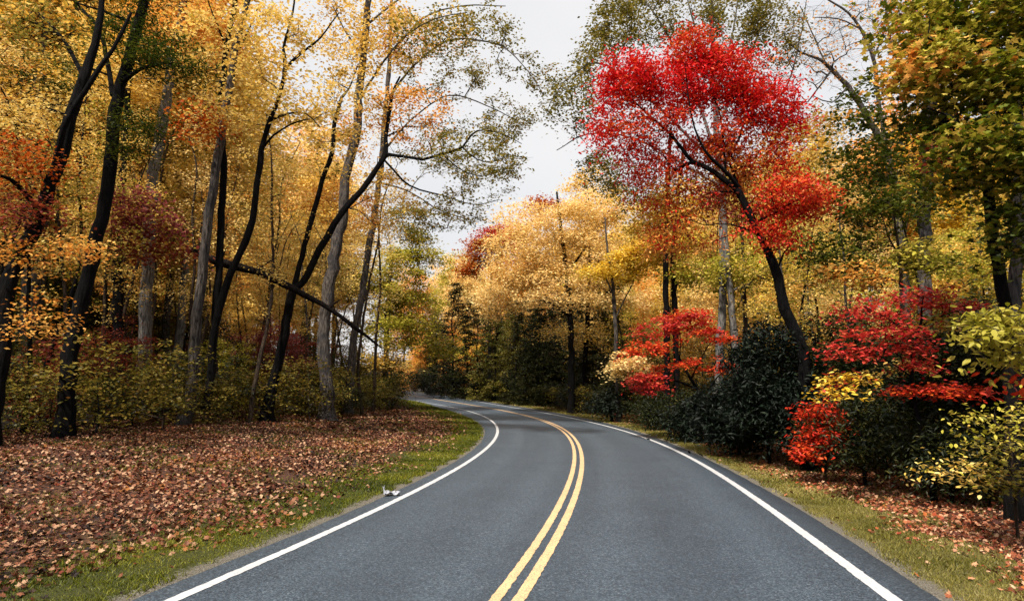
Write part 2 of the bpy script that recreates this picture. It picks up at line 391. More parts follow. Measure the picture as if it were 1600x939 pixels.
class Tree:
    """skeleton of fixed limbs, grown out to cluster centres; everything in local coordinates from the base"""
    def __init__(s, seed=0):
        s.N = []; s.par = []; s.fix = []; s.limbs = []; s.cl = []; s.rng = np.random.default_rng(seed); s.tr = None
    def limb(s, pts, rad, sides=10, flare=False, part='limb'):
        p, r = resample(pts, rad, rng=s.rng)
        if flare:
            h = p[:, 2] - p[0, 2]; r = r * (1 + .55 * np.exp(-np.clip(h, 0, 9) / .28) + .12 * np.exp(-np.clip(h, 0, 9) / .9))
        s.limbs.append((p, r, sides, part))
        base = len(s.N)
        for i, (q, ra) in enumerate(zip(p, r)):
            s.N.append(q); s.fix.append(ra); s.par.append(base + i - 1 if i else -1)
    def grow(s, A, minz=None, nleafscale=1, pen=.7, tip=.006, bend=.18, startz=0):
        """A (n,3) cluster centres"""
        rng = s.rng; N = np.array(s.N); nf = len(N)
        ok = np.where(N[:, 2] >= startz)[0]
        if len(ok) == 0: ok = np.arange(nf)
        d0 = np.min(np.linalg.norm(A[:, None] - N[ok][None], axis=2), 1); order = np.argsort(d0)
        cap = nf + len(A) * 14; NN = np.zeros((cap, 3)); NN[:nf] = N; n = nf
        valid = np.zeros(cap, bool); valid[ok] = True
        par = list(s.par); s.paths = []
        for ai in order:
            a = A[ai]; idx = np.where(valid[:n])[0]; q = NN[idx]
            c = np.linalg.norm(q - a, axis=1) + pen * np.clip(q[:, 2] - a[2] + .15, 0, 99)
            j = idx[np.argmin(c)]; b = NN[j]; L = np.linalg.norm(a - b)
            if L < .05: continue
            m = int(np.clip(L / .45, 2, 9)); ctrl = (a + b) / 2 + rng.normal(0, 1, 3) * L * bend * .6 + np.array([0, 0, L * bend])
            prev = j; path = [j]
            for t in np.linspace(0, 1, m + 1)[1:]:
                if n >= cap: break
                NN[n] = (1 - t) ** 2 * b + 2 * t * (1 - t) * ctrl + t * t * a + rng.normal(0, .02 * L / m, 3)
                valid[n] = True; par.append(prev); prev = n; path.append(n); n += 1
            s.paths.append(path)
        NN = NN[:n]; par = np.array(par)
        wgt = np.zeros(n); kids = np.zeros(n, int)
        for i in range(nf, n): kids[par[i]] += 1
        for i in range(n - 1, nf - 1, -1):
            if wgt[i] == 0: wgt[i] = 1
            if par[i] >= nf: wgt[par[i]] += wgt[i]
        # counts along a path do not add up: use the number of tips above
        tips = np.zeros(n)
        for p in s.paths: tips[p[-1]] += 1
        for i in range(n - 1, nf - 1, -1):
            if par[i] >= nf: tips[par[i]] += tips[i]
        R = np.zeros(n); R[:nf] = s.fix
        for i in range(nf, n): R[i] = min(tip * max(tips[i], 1) ** .55, R[par[i]] * .8 if par[i] >= 0 else 1)
        s.NN = NN; s.R = R; s.nf = nf
    def build(s, root, bark, crown_mat, leaf=.1, per=60, spread=.5, flat=.35, shape='rhomb', up=.5, droop=.2, twigs=0, along=.35,
              A=None, tints=None, crown='crown', aspect=.62, tube_sides=4, limbbark=None, leafparts=0):
        rng = s.rng; origin = np.array(root.location)
        if s.limbs:
            for part in sorted({l[3] for l in s.limbs}, reverse=True):
                ls = [l for l in s.limbs if l[3] == part]
                if part == 'trunk': groups = [ls]
                else: groups = [[l] for l in ls]
                for g in groups:
                    V, Fq = tubes([(p, r, k) for p, r, k, _ in g], wob=.06, seed=int(rng.integers(1e6)))
                    obj(part, mesh(part, V, [Fq], [bark if part == 'trunk' else limbbark or bark], smooth=True), root)
        ch = []
        if hasattr(s, 'paths'):
            for p in s.paths:
                pts = s.NN[p]; r = s.R[p].copy(); r[0] = min(r[0], r[1] * 1.25)
                ch.append((pts, r, tube_sides if r[0] < .03 else 6))
        if A is not None and len(A):
            if twigs:
                m = len(A) * twigs; c = np.repeat(A, twigs, 0); d = rng.normal(0, 1, (m, 3)); d[:, 2] = d[:, 2] * .4 + .15
                d /= np.linalg.norm(d, axis=1)[:, None]; Lg = rng.uniform(.5, 1.1, m) * spread
                for i in range(m):
                    e = c[i] + d[i] * Lg[i]; md = (c[i] + e) / 2 + rng.normal(0, .06, 3)
                    ch.append((np.array([c[i], md, e]), np.array([.005, .0038, .002]), 3))
        if ch:
            V, Fq = tubes(ch)
            tag(obj('branchwork', mesh('branchwork', V, [Fq], [bark], smooth=True), root), kind='stuff')
        if A is not None and len(A) and per:
            n = len(A) * per
            ci = np.repeat(np.arange(len(A)), per)
            g = rng.normal(0, 1, (n, 3)); rad = np.abs(g); off = g * np.array([spread, spread, spread * flat]) * .62
            C = A[ci] + off; C[:, 2] -= .16 * (off[:, 0] ** 2 + off[:, 1] ** 2) / max(spread, .1)
            if along > 0 and hasattr(s, 'paths'):
                q = s.NN[s.nf:]; q = q[s.R[s.nf:] < .022]
                if len(q):
                    mv = rng.random(n) < along; k = mv.sum(); C[mv] = q[rng.integers(0, len(q), k)] + rng.normal(0, 1, (k, 3)) * np.array([.6, .6, .3]) * spread * .6
            if leafparts:
                o3 = np.array(root.location); q = C + o3; px = 800 + F * q[:, 0] / q[:, 1]; py = 614 - F * (q[:, 2] - EYE) / q[:, 1]
                vis = np.where((px < 1590) & (py > 6) & (py < 800))[0]; pick = vis[np.argsort(np.linalg.norm(q[vis] - np.array([0, 0, EYE]), axis=1))[:leafparts * 2:2]]
                one = []
                for k in range(5):
                    v1, f1, l1 = leaf_geo(np.zeros((1, 3)), leaf * 1.1, rng, up=.97, shape=shape, fwd=np.array([[0, 1., 0]]), droop=0)
                    one.append(mesh('leaf', v1, f1, [crown_mat], tint=np.full(len(l1), (k + .5) / 5)))
                for i in pick:
                    lo = obj('leaf', one[int(rng.integers(5))], root, C[i]); lo.rotation_euler = (rng.normal(-.35, .4), rng.normal(0, .4), rng.uniform(0, 6.283))
                C[pick] = C[rng.integers(0, n, len(pick))] + rng.normal(0, .05, (len(pick), 3))
            V, fs, li = leaf_geo(C, leaf, rng, up=up, shape=shape, droop=droop, aspect=aspect)
            tc = rng.uniform(0, 1, len(A)) if tints is None else tints
            t = np.clip(tc[ci] * .55 + rng.uniform(0, 1, n) * .45 + rng.normal(0, .06, n), 0, 1)
            me = mesh(crown, V, fs, [crown_mat], tint=t[li])
            return tag(obj(crown, me, root), kind='stuff')

def blob_pts(rng, c, r, n, shell=.35):
    d = rng.normal(0, 1, (n * 3, 3)); d /= np.linalg.norm(d, axis=1)[:, None]
    rad = rng.uniform(shell, 1, n * 3) ** (1 / 2.0)
    q = d * rad[:, None]
    # lumpy outline
    q *= (1 + .18 * np.sin(q[:, :1] * 5 + c[0]) + .15 * np.sin(q[:, 2:] * 6 + c[2]))
    return c + q[:n] * r

# ------------------------------------------------------------------ hero trees
LSZ = lambda Y, lf: 1.0 if Y < 16 else (1.15 if Y < 20 or lf == 'olive' else 1.5)
LPER = lambda Y, lf: 1.0 if Y < 16 else (1.15 if Y < 20 or lf == 'olive' else 1.5)
def hero(name, label, Y, trunk, limbs=(), blobs=(), bark='dark', leaf='gold', lsize=.11, per=55, spread=.55, flat=.4, shape='rhomb',
         seed=1, twigs=0, base=None, cat='tree', group=None, pen=.7, up=.5, depth=1.0, flare=True, along=.3, droop=.2, aspect=.62, tip=.006,
         extra=None, startz=1.2, dY=0.0, yj=.02, bend=.18, nmul=1.0, limbbark=None, leafparts=0):
    """trunk / limbs: lists of (px, py, width_px [, dY]); blobs: (px, py, rx_px, ry_px, n [, dY[, leaf colour key]])"""
    lsize, per = lsize * LSZ(Y, leaf), int(per * LPER(Y, leaf))
    T = Tree(seed); rng = T.rng
    def pts(pl):
        out = []; rad = []
        for k, q in enumerate(pl):
            y = Y + (q[3] if len(q) > 3 else 0) + dY * k
            out.append(P(q[0], q[1], y)); rad.append(q[2] * y / F / 2 * .72)
        return np.array(out), np.array(rad)
    tp, tr = pts(trunk)
    # the foot goes to the ground where the trunk meets it
    d = tp[0] - tp[1]; g = zg(tp[0][0], tp[0][1])
    foot = tp[0].copy(); foot[2] = float(g) - .12
    if tp[0][2] - foot[2] > .4:
        lean = (tp[0] - tp[1]); k = min(1, .5) * (tp[0][2] - foot[2]) / max(abs(lean[2]), .1); foot[:2] += lean[:2] * k * .8
        foot[2] = float(zg(foot[0], foot[1])) - .12
        tp = np.vstack([foot, tp]); tr = np.concatenate([[tr[0] * 1.05], tr])
    else:
        tp[0][2] = foot[2]
    origin = tp[0] + np.array([0, 0, .12])
    root = empty(name, origin, label, cat, group)
    T.limb(tp - origin, tr, 12, flare, 'trunk')
    for lb in limbs:
        p, r = pts(lb); T.limb(p - origin, r, 7)
    A = []; key = []
    for b in blobs:
        y = Y + (b[5] if len(b) > 5 and b[5] is not None else 0)
        c = P(b[0], b[1], y) - origin; rx = b[2] * y / F; ry = b[3] * y / F
        rr = np.array([rx, max(.35, (rx * .6 + ry * .4)) * depth, ry])
        q = blob_pts(rng, c, rr, int(b[4] * nmul)); A.append(q); key += [b[6] if len(b) > 6 else leaf] * len(q)
    if A:
        A = np.concatenate(A); key = np.array(key)
        gz = zg(A[:, 0] + origin[0], A[:, 1] + origin[1]) - origin[2]; A[:, 2] = np.maximum(A[:, 2], gz + .25)
        T.grow(A, pen=pen, tip=tip, startz=startz, bend=bend)
        ks = sorted(set(key.tolist()), key=lambda k: -(key == k).sum())
        for j, k in enumerate(ks):
            if j: T.limbs = []; T.paths_keep = T.paths; T.paths = []
            T.build(root, BK[bark], LM[k], leaf=lsize, per=per, spread=spread, flat=flat, shape=shape, A=A[key == k], up=up, twigs=twigs,
                    along=along if not j else 0, droop=droop, aspect=aspect, limbbark=BK[limbbark] if limbbark else None, leafparts=leafparts if not j else 0)
    else:
        T.build(root, BK[bark], None)
    return root

build_ground(); build_road()

def heroes():
    # ---------------- left of the road
    hero('leaning_tree', 'black trunk leaning right at the far left edge, amber leaves on low twigs', 15,
         [(-22, 700, 36), (0, 570, 33), (23, 417, 30), (54, 359, 29), (88, 268, 28), (111, 184, 26), (134, 115, 22), (153, 50, 15), (162, -20, 10)],
         [[(84, 275, 14), (100, 200, 12, -.4), (134, 140, 11, -.5), (176, 77, 9, -.5), (205, 20, 6, -.4)],
          [(60, 330, 14), (30, 290, 10, -.6), (0, 275, 7, -1), (-40, 280, 5, -1.2)],
          [(130, 120, 12), (96, 58, 7, .5), (60, 20, 4, .8)]],
         [(30, 255, 60, 45, 26, -.5, 'orange'), (40, 330, 70, 30, 16, -.8, 'rust'), (60, 180, 70, 40, 20, .6, 'gold'), (70, 60, 80, 60, 34, .6, 'olive'), (30, 400, 50, 20, 8, -.6, 'amber'),
          (140, 385, 40, 12, 8, -.8, 'amber'), (60, 500, 50, 30, 10, -.6, 'amber')],
         bark='dark', leaf='olive', seed=11, lsize=.1, per=46, spread=.5, twigs=1)
    hero('forest_tree', 'thick black tree with green feathery sprays high up, second trunk from the left', 17.5,
         [(98, 676, 34), (107, 585, 32), (115, 524, 31), (134, 447, 29), (153, 363, 28), (169, 276, 27), (176, 192, 27), (195, 115, 24), (215, 38, 22), (226, -10, 20), (240, -120, 14)],
         [[(190, 130, 12), (222, 108, 8, -.4), (262, 98, 5, -.8)], [(176, 150, 11), (160, 60, 9, .5), (135, 22, 7, .8), (118, 5, 5, 1)],
          [(214, 40, 10), (165, 20, 6, -.4), (120, 5, 4, -.5)]],
         [(210, 60, 70, 35, 30, -.3), (260, 90, 60, 40, 34, -.8), (215, 190, 45, 40, 20, -.6), (200, 235, 40, 16, 8, -.5), (90, 110, 70, 30, 16, .2), (180, 0, 90, 40, 26, 0), (250, -100, 160, 70, 40, 0, 'lime')],
         bark='dark', leaf='green', seed=12, lsize=.1, per=70, spread=.5, flat=.3, aspect=.35, twigs=1)
    hero('forest_tree', 'pale grey plated trunk standing behind the thick black tree on the left', 27,
         [(222, 600, 27), (228, 450, 26), (232, 360, 25), (237, 295, 24), (249, 215, 23), (260, 153, 22), (268, 96, 19), (283, 23, 16), (292, -60, 12)],
         [], [(300, 30, 90, 80, 50, 0, 'amber'), (240, -20, 120, 60, 40, 1, 'gold'), (200, 130, 60, 60, 24, 1.5, 'gold')], bark='pale', leaf='gold', seed=13, per=60, spread=.8, lsize=.13)
    hero('forest_tree', 'smooth pale trunk rising through the top left corner', 30,
         [(40, 600, 27), (50, 300, 26), (60, 160, 26), (68, 60, 25), (78, -20, 20), (85, -100, 14)], [], [(40, 40, 110, 90, 50, 0), (70, -90, 120, 80, 40, 0)],
         bark='pale', leaf='gold', seed=14, per=60, spread=.9, lsize=.13)
    hero('forest_tree', 'straight dark trunk in shadow just behind the second trunk from the left', 25,
         [(187, 590, 22), (184, 480, 21), (184, 400, 20), (188, 330, 18), (196, 200, 14), (205, 60, 10)], [], [(180, 110, 80, 80, 40, .5), (235, 350, 60, 14, 12, -1.5, 'plum'), (215, 315, 50, 10, 7, -2, 'plum'), (240, 395, 60, 12, 9, -1, 'rust')],
         bark='dark', leaf='gold', seed=15, per=60, spread=.7, lsize=.12)
    hero('multi_stem_tree', 'three stemmed tree on the left bank, one stem pale grey and two black', 22,
         [(286, 655, 26), (300, 600, 23), (306, 512, 22), (314, 436, 21), (324, 352, 20), (337, 260, 19), (352, 169, 17), (368, 77, 15), (387, 0, 12), (398, -60, 9)],
         [[(318, 640, 18, .3), (330, 590, 17, .3), (336, 500, 17, .4), (342, 420, 16, .4), (346, 345, 16, .4), (349, 249, 15, .4), (345, 153, 14, .4), (356, 69, 12, .4), (368, 0, 10, .4), (380, -60, 7, .4)],
          [(322, 640, 18, -.2), (330, 570, 17, -.2), (337, 505, 17, -.3), (360, 428, 18, -.4), (391, 359, 16, -.5), (403, 276, 14, -.6), (413, 215, 12, -.6), (431, 165, 11, -.6), (446, 107, 10, -.6), (442, 77, 7, -.6), (457, 23, 5, -.6), (462, -30, 3, -.6)],
          [(446, 107, 8, -.6), (475, 80, 6, -.8), (500, 60, 4, -1), (530, 20, 3, -1.2)], [(424, 188, 6, -.6), (450, 178, 5, -.9), (478, 178, 3, -1.2), (500, 200, 2, -1.4)],
          [(410, 232, 6, -.6), (428, 212, 5, -.9), (455, 194, 4, -1.2), (484, 186, 3, -1.4)], [(340, 205, 5, .2), (318, 186, 4, -.3), (290, 210, 3, -.6), (250, 230, 2, -1)],
          [(352, 70, 6, .3), (340, 40, 4, .1), (326, 5, 3, -.2), (318, -30, 2, -.3)], [(375, 75, 5), (390, 45, 4, -.3), (402, 15, 3, -.4)]],
         [(330, 60, 60, 60, 22, 0), (430, 60, 80, 60, 30, -1), (380, 150, 70, 50, 18, -1), (300, 190, 60, 40, 12, -1, 'orange'), (480, 150, 60, 50, 18, -1), (390, -60, 160, 70, 40, 0)],
         bark='grey', limbbark='dark', leaf='gold', seed=16, lsize=.095, per=40, spread=.6, twigs=2, group=None)
    hero('forked_tree', 'dark tree with a low Y fork and a long limb reaching towards the sky', 26,
         [(419, 645, 24), (434, 570, 20), (450, 493, 19), (457, 455, 19), (473, 443, 15), (492, 405, 15), (515, 363, 14), (530, 340, 14), (542, 322, 13), (565, 299, 13), (591, 260, 12), (603, 241, 12), (603, 215, 9), (609, 172, 9), (614, 145, 6), (625, 120, 4)],
         [[(457, 458, 14), (465, 428, 13, .3), (480, 371, 12, .4), (488, 340, 12, .5), (503, 283, 11, .5), (519, 237, 11, .5), (523, 191, 10, .5), (534, 153, 8, .5), (545, 140, 4, .5), (560, 100, 3, .4)],
          [(603, 241, 9), (630, 245, 7, -.4), (660, 249, 7, -.8), (691, 241, 6, -1.2), (722, 230, 5, -1.5), (737, 211, 4, -1.7), (756, 203, 3, -2), (790, 212, 2.2, -2.2), (815, 225, 1.6, -2.4)],
          [(722, 230, 4, -1.5), (745, 249, 3, -1.7), (768, 253, 2.4, -1.8), (792, 244, 1.8, -2)],
          [(690, 241, 3, -1.2), (715, 262, 2.5, -1.1), (745, 275, 2, -1), (770, 272, 1.4, -1)],
          [(600, 250, 5), (640, 290, 4, .3), (690, 305, 3, .5), (740, 320, 2, .6), (780, 312, 1.4, .6)]],
         [(740, 240, 90, 50, 36, -1.5), (560, 150, 60, 60, 26, .3, 'gold'), (650, 180, 60, 60, 24, 0, 'amber'), (520, 230, 50, 50, 14, .4, 'gold'), (720, 320, 70, 30, 16, .5)],
         bark='dark', leaf='olive', seed=17, lsize=.12, per=30, spread=.42, twigs=3, tip=.0065, nmul=1.8)
    hero('forest_tree', 'stout grey trunk rising straight beside the Y forked tree on the left bank', 30,
         [(512, 645, 30), (509, 577, 27), (505, 524, 26), (511, 474, 26), (519, 417, 26), (530, 363, 24), (536, 340, 22), (542, 268, 21), (557, 215, 20), (561, 153, 18), (569, 77, 16), (576, 0, 14), (585, -80, 10)],
         [[(560, 160, 7), (590, 110, 5, -.5), (630, 60, 4, -1), (680, 30, 3, -1.5), (730, 20, 2, -2)], [(567, 90, 6), (540, 50, 4, .5), (520, 10, 3, 1)], [(572, 40, 6), (610, 10, 4, 0), (650, -20, 3, 0)]],
         [(600, 60, 70, 60, 36, -.5), (680, 40, 60, 40, 22, -1.5, 'olive'), (520, 40, 60, 60, 26, .8), (580, -70, 150, 60, 50, 0), (560, 200, 50, 40, 12, .8, 'amber'), (480, 230, 70, 60, 34, 2.5), (610, 320, 60, 50, 26, 3, 'gold'), (540, 320, 60, 50, 20, 2.5, 'amber')],
         bark='grey', leaf='gold', seed=18, lsize=.11, per=40, spread=.7, twigs=2)
    hero('forest_tree', 'slim grey tree behind the stout grey trunk, olive boughs arching over the road', 36,
         [(545, 625, 18), (548, 585, 17), (553, 528, 16), (565, 466, 15), (576, 386, 14), (584, 345, 13), (590, 300, 12), (595, 268, 12), (600, 200, 11), (606, 130, 10), (610, 60, 8), (612, -30, 6)],
         [[(603, 160, 6), (640, 110, 5, -1.5), (680, 75, 4.5, -3), (714, 61, 4, -4), (768, 67, 3.6, -6), (795, 80, 3, -7), (825, 112, 2.2, -8), (850, 150, 1.6, -8)],
          [(597, 240, 6), (640, 190, 4, -1), (700, 150, 3, -2), (760, 165, 2.4, -3), (810, 190, 1.8, -3.5)],
          [(608, 90, 5), (660, 30, 4, -1), (720, 10, 3, -2), (790, 10, 2, -2.5)], [(592, 285, 5), (640, 300, 3, 0), (690, 330, 2.4, 0), (740, 345, 1.8, 0)]],
         [(760, 40, 60, 25, 9, -6), (800, 95, 50, 25, 7, -6), (790, 190, 60, 30, 20, -3), (700, 120, 70, 50, 26, -2), (760, 260, 70, 40, 22, -3), (650, 60, 70, 50, 26, -1, 'amber'), (680, 230, 60, 60, 22, 0),
          (690, 340, 50, 25, 12, 0), (845, 140, 25, 40, 7, -6)],
         bark='grey', leaf='olive', seed=19, lsize=.13, per=30, spread=.42, twigs=3, tip=.008, nmul=2.4)
    hero('roadside_tree', 'olive green bushy tree overhanging the inside of the bend on the left', 46,
         [(603, 622, 13), (603, 560, 12), (606, 480, 9), (612, 400, 6)], [],
         [(620, 430, 50, 50, 60), (650, 490, 50, 45, 60, 1), (600, 500, 50, 40, 40, -1), (665, 400, 30, 35, 20, 1), (560, 440, 40, 40, 30, 0), (690, 540, 25, 22, 16, 3), (640, 350, 40, 40, 20, 1, 'olive'), (590, 560, 30, 20, 14, -2, 'gold')],
         bark='pale', leaf='lime', seed=20, lsize=.13, per=85, spread=.8)
    # dead stem lodged across the Y forked tree
    pts = [(299, 390, 12), (345, 410, 12), (400, 425, 12), (457, 451, 10), (515, 482, 8), (561, 516, 6), (598, 545, 3)]
    T = Tree(21); pp = np.array([P(a, b, 24.6 + i * .25) for i, (a, b, _) in enumerate(pts)]); rr = [c * 25 / F / 2 for _, _, c in pts]
    root = empty('dead_stem', pp[0], 'dead black stem lodged slanting across the trunks, sloping down to the right', 'dead branch')
    T.limb(pp - pp[0], [r * k for r, k in zip(rr, (.75, 1.15, .95, 1.1, .9, 1.05, .5))], 8, part='stem'); q = pp - pp[0]
    for (i, dx, dz) in ((1, .3, .6), (2, .8, .5), (3, -.1, -.6), (4, .5, .35), (1, -.4, -.3)):
        T.limb([q[i], q[i] + np.array([dx * .5, -.1, dz * .6]), q[i] + np.array([dx, -.2, dz])], [.05, .03, .012], 5, part='snag')
    T.build(root, BK['char'], None)

    # ---------------- right of the road
    hero('red_maple', 'tall leaning scarlet maple, the largest red tree, right of the road', 17,
         [(1262, 690, 26), (1257, 566, 25), (1245, 524, 23), (1226, 482, 23), (1214, 432, 20), (1195, 382, 18), (1180, 355, 16), (1156, 302, 15), (1140, 288, 12), (1114, 268, 11), (1083, 253, 9), (1068, 237, 8), (1049, 210, 7), (1030, 195, 6), (1014, 180, 5), (976, 145, 3)],
         [[(1156, 295, 9), (1125, 260, 8, -.4), (1102, 237, 6, -.6), (1085, 200, 4, -.8), (1075, 150, 3, -.8), (1070, 100, 2, -.8)],
          [(1160, 305, 8), (1145, 270, 6, .3), (1141, 245, 6, .5), (1156, 214, 5, .5), (1167, 184, 5, .5), (1206, 176, 3, .4), (1230, 172, 2, .3)],
          [(1135, 275, 5), (1130, 220, 4, .2), (1124, 172, 3, .2), (1110, 140, 2, 0), (1112, 90, 1.5, 0)],
          [(1178, 350, 7), (1215, 330, 5, -.3), (1250, 310, 3, -.4), (1275, 300, 2, -.5)], [(1212, 425, 6), (1225, 395, 4, .3), (1248, 372, 2.5, .4)],
          [(1017, 183, 3), (1016, 155, 2, -.1), (1010, 120, 1.5, -.1)], [(1186, 365, 5), (1140, 350, 3, -.5), (1100, 352, 2, -.8)]],
         [(985, 125, 56, 38, 96, 0), (948, 200, 22, 60, 20, 0), (990, 200, 50, 40, 22, 0, 'redor'), (1082, 80, 44, 32, 40, .2, 'redor'), (1110, 125, 75, 42, 100, .2), (1190, 165, 54, 40, 80, .1), (1060, 150, 50, 40, 34, .2),
          (1100, 200, 80, 35, 20, .2, 'redor'), (1235, 190, 20, 25, 14, 0), (1235, 310, 58, 34, 48, -.3, 'redor'), (1100, 325, 80, 36, 20, .8, 'rust'), (1150, 255, 50, 30, 10, .4, 'orange'), (1030, 290, 50, 50, 14, .5, 'redor'), (1210, 365, 40, 22, 14, -.2, 'redor'), (1080, 300, 75, 55, 26, .8, 'amber'), (1060, 370, 60, 30, 20, .8, 'amber'), (1090, 235, 70, 32, 20, 1.2, 'redor'), (1175, 235, 50, 40, 18, 1.2, 'redor'), (1130, 290, 60, 30, 20, 1.2, 'orange'), (1000, 250, 34, 45, 16, .4, 'red'), (1225, 245, 20, 30, 10, 0, 'redor'), (1150, 120, 60, 40, 20, .3, 'redor')],
         bark='dark', leaf='red', seed=31, lsize=.1, per=56, spread=.42, flat=.6, shape='rhomb', twigs=2, up=.3, along=.42, droop=.5, aspect=.45, tip=.006, depth=1.1)
    hero('small_maple', 'small red and orange tree with layered boughs behind the dark evergreen shrubs', 27,
         [(1118, 668, 9), (1108, 640, 8), (1090, 608, 7), (1078, 590, 6), (1062, 560, 5)],
         [[(1090, 608, 5), (1060, 596, 4, -.3), (1030, 590, 3, -.6)], [(1080, 592, 4), (1095, 560, 3, .2), (1110, 535, 2, .3)], [(1100, 625, 4), (1120, 590, 3), (1140, 575, 2)]],
         [(1050, 508, 58, 17, 44, 0, 'crimson'), (1095, 522, 50, 18, 34, 0), (1020, 545, 40, 14, 26, -.5), (1010, 592, 27, 24, 32, -1, 'crimson'), (1100, 570, 50, 13, 28, 0), (1070, 490, 40, 14, 20, .5), (1055, 572, 30, 8, 8, -.5),
          (985, 565, 35, 12, 16, -1, 'cream')],
         bark='dark', leaf='redor', seed=32, lsize=.095, per=40, spread=.36, flat=.22, twigs=2, up=.5, nmul=.55)
    hero('dogwood', 'crimson dogwood in flat layers with one golden bough, before deep shade at right', 12.5,
         [(1452, 735, 10), (1442, 690, 9), (1432, 640, 8), (1424, 590, 7), (1430, 540, 6), (1440, 500, 5)],
         [[(1430, 545, 4), (1400, 505, 3, -.2), (1350, 480, 2, -.4)], [(1426, 590, 4), (1380, 560, 3, -.3), (1330, 545, 2, -.5)], [(1438, 510, 4), (1480, 490, 3, 0), (1530, 478, 2, 0)],
          [(1430, 630, 4), (1470, 612, 2.5, -.2), (1520, 610, 1.5, -.3)], [(1428, 600, 3), (1360, 590, 2.5, -.5), (1315, 605, 2, -.8), (1290, 625, 1.5, -1)]],
         [(1410, 460, 80, 11, 30), (1490, 474, 65, 10, 26), (1355, 490, 50, 12, 24, -.2), (1380, 518, 60, 11, 30, -.4), (1330, 547, 42, 12, 24, -.5), (1415, 543, 42, 10, 18, -.2), (1460, 500, 60, 10, 10, .3, 'lime'), (1390, 575, 60, 12, 8, .3, 'gold'), (1440, 568, 25, 7, 14, -.2),
          (1470, 609, 75, 8, 36, -.3, 'redor'), (1330, 588, 35, 11, 12, -.6, 'yellow'), (1305, 608, 24, 9, 10, -.8, 'yellow'), (1420, 510, 80, 14, 12, .6, 'gold')],
         bark='dark', leaf='crimson', seed=33, lsize=.1, per=20, spread=.3, flat=.2, shape='oval', twigs=1, up=.6, droop=.5, depth=.8)
    hero('red_bush', 'bright scarlet bush spilling onto the fallen leaves at the edge of the right verge', 15,
         [(1288, 712, 5), (1286, 690, 4), (1284, 665, 3)], [],
         [(1284, 652, 22, 28, 28, 0), (1272, 682, 20, 22, 26, -.2), (1300, 668, 16, 24, 16, 0), (1256, 706, 16, 7, 10, -.5), (1265, 640, 14, 12, 7, 0)],
         bark='brown', leaf='redor', seed=34, lsize=.11, per=36, spread=.24, flat=.6, shape='oval', cat='bush', startz=.2, flare=False, droop=.6)
    hero('roadside_maple', 'large yellow green maple filling the upper right corner, dark trunk behind its leaves', 11,
         [(1585, 745, 30), (1578, 600, 27), (1567, 455, 25), (1559, 417, 24), (1548, 330, 22), (1540, 240, 20), (1545, 140, 17), (1560, 40, 13), (1575, -60, 9)],
         [[(1545, 230, 9), (1500, 190, 6, -.5), (1450, 170, 4, -1)], [(1545, 140, 9), (1500, 90, 6, -.4), (1450, 60, 4, -.6)], [(1550, 300, 8), (1600, 240, 6, -.6), (1650, 200, 5, -1)], [(1542, 270, 6), (1500, 275, 4, .6), (1460, 290, 3, 1)]],
         [(1560, 40, 80, 50, 66, -.4), (1480, 110, 60, 45, 44, -.3, 'lime'), (1430, 110, 35, 40, 12, -.2, 'amber'), (1570, 130, 60, 50, 56, -.6), (1540, 220, 70, 40, 44, -.7), (1440, 50, 50, 45, 22, 0, 'lime'), (1610, 260, 50, 60, 40, -.8), (1500, 280, 60, 25, 14, -.2), (1600, 360, 40, 50, 18, -.6, 'green'),
          (1480, 0, 110, 40, 30, 0), (1600, -60, 120, 70, 40, 0), (1450, 180, 50, 30, 14, .2, 'green')],
         bark='dark', leaf='maple', seed=35, leafparts=240, lsize=.125, per=26, spread=.46, flat=.5, shape='lobed', twigs=2, up=.45, droop=.6, depth=1.2)
    hero('forest_tree', 'rough grey trunk at the right edge, behind the lemon coloured leaves', 13,
         [(1592, 690, 30), (1588, 560, 28), (1585, 460, 26), (1593, 330, 25), (1592, 220, 24), (1586, 100, 22), (1580, -60, 16)], [], [(1590, -90, 120, 70, 40, 1)],
         bark='grey', leaf='lime', seed=36, lsize=.12, per=40, spread=.6)
    hero('forest_tree', 'grey trunk wrapped in rusty leaves, well behind the big yellow green maple', 24,
         [(1446, 620, 27), (1444, 450, 26), (1444, 356, 26), (1448, 268, 25), (1456, 153, 22), (1462, 40, 18), (1466, -60, 12)],
         [[(1456, 160, 9), (1400, 90, 6), (1385, 20, 4), (1380, -30, 3)], [(1450, 240, 7), (1500, 170, 5), (1530, 120, 3)]],
         [(1450, 40, 50, 50, 30, -.5, 'orange'), (1450, 130, 45, 45, 14, -.8, 'amber'), (1465, 230, 25, 50, 14, -.8, 'rust'), (1400, 250, 60, 50, 26, .5, 'green'), (1380, 310, 60, 40, 26, .5, 'olive'), (1470, -70, 120, 60, 30)],
         bark='grey', leaf='amber', seed=37, lsize=.12, per=34, spread=.6, twigs=1)
    hero('young_tree', 'slender young tree with dark green leaves between the scarlet maple and the right hand trunks', 20,
         [(1412, 640, 8), (1409, 445, 7), (1405, 400, 6), (1398, 345, 4), (1392, 300, 3)],
         [[(1405, 400, 4), (1388, 370, 3, .2), (1376, 330, 2, .4), (1350, 280, 1.5, .5)], [(1407, 420, 3), (1415, 370, 2.5, -.2), (1422, 320, 2, -.3)]],
         [(1360, 230, 60, 60, 34, .5), (1330, 310, 60, 50, 30, .5), (1400, 330, 60, 40, 24, -.2), (1300, 390, 60, 30, 26, .5), (1330, 150, 40, 40, 14, .6), (1450, 400, 70, 25, 26, 0, 'lime'), (1340, 430, 50, 20, 14, 0, 'amber')],
         bark='brown', leaf='green', seed=38, lsize=.11, per=30, spread=.5, twigs=2)
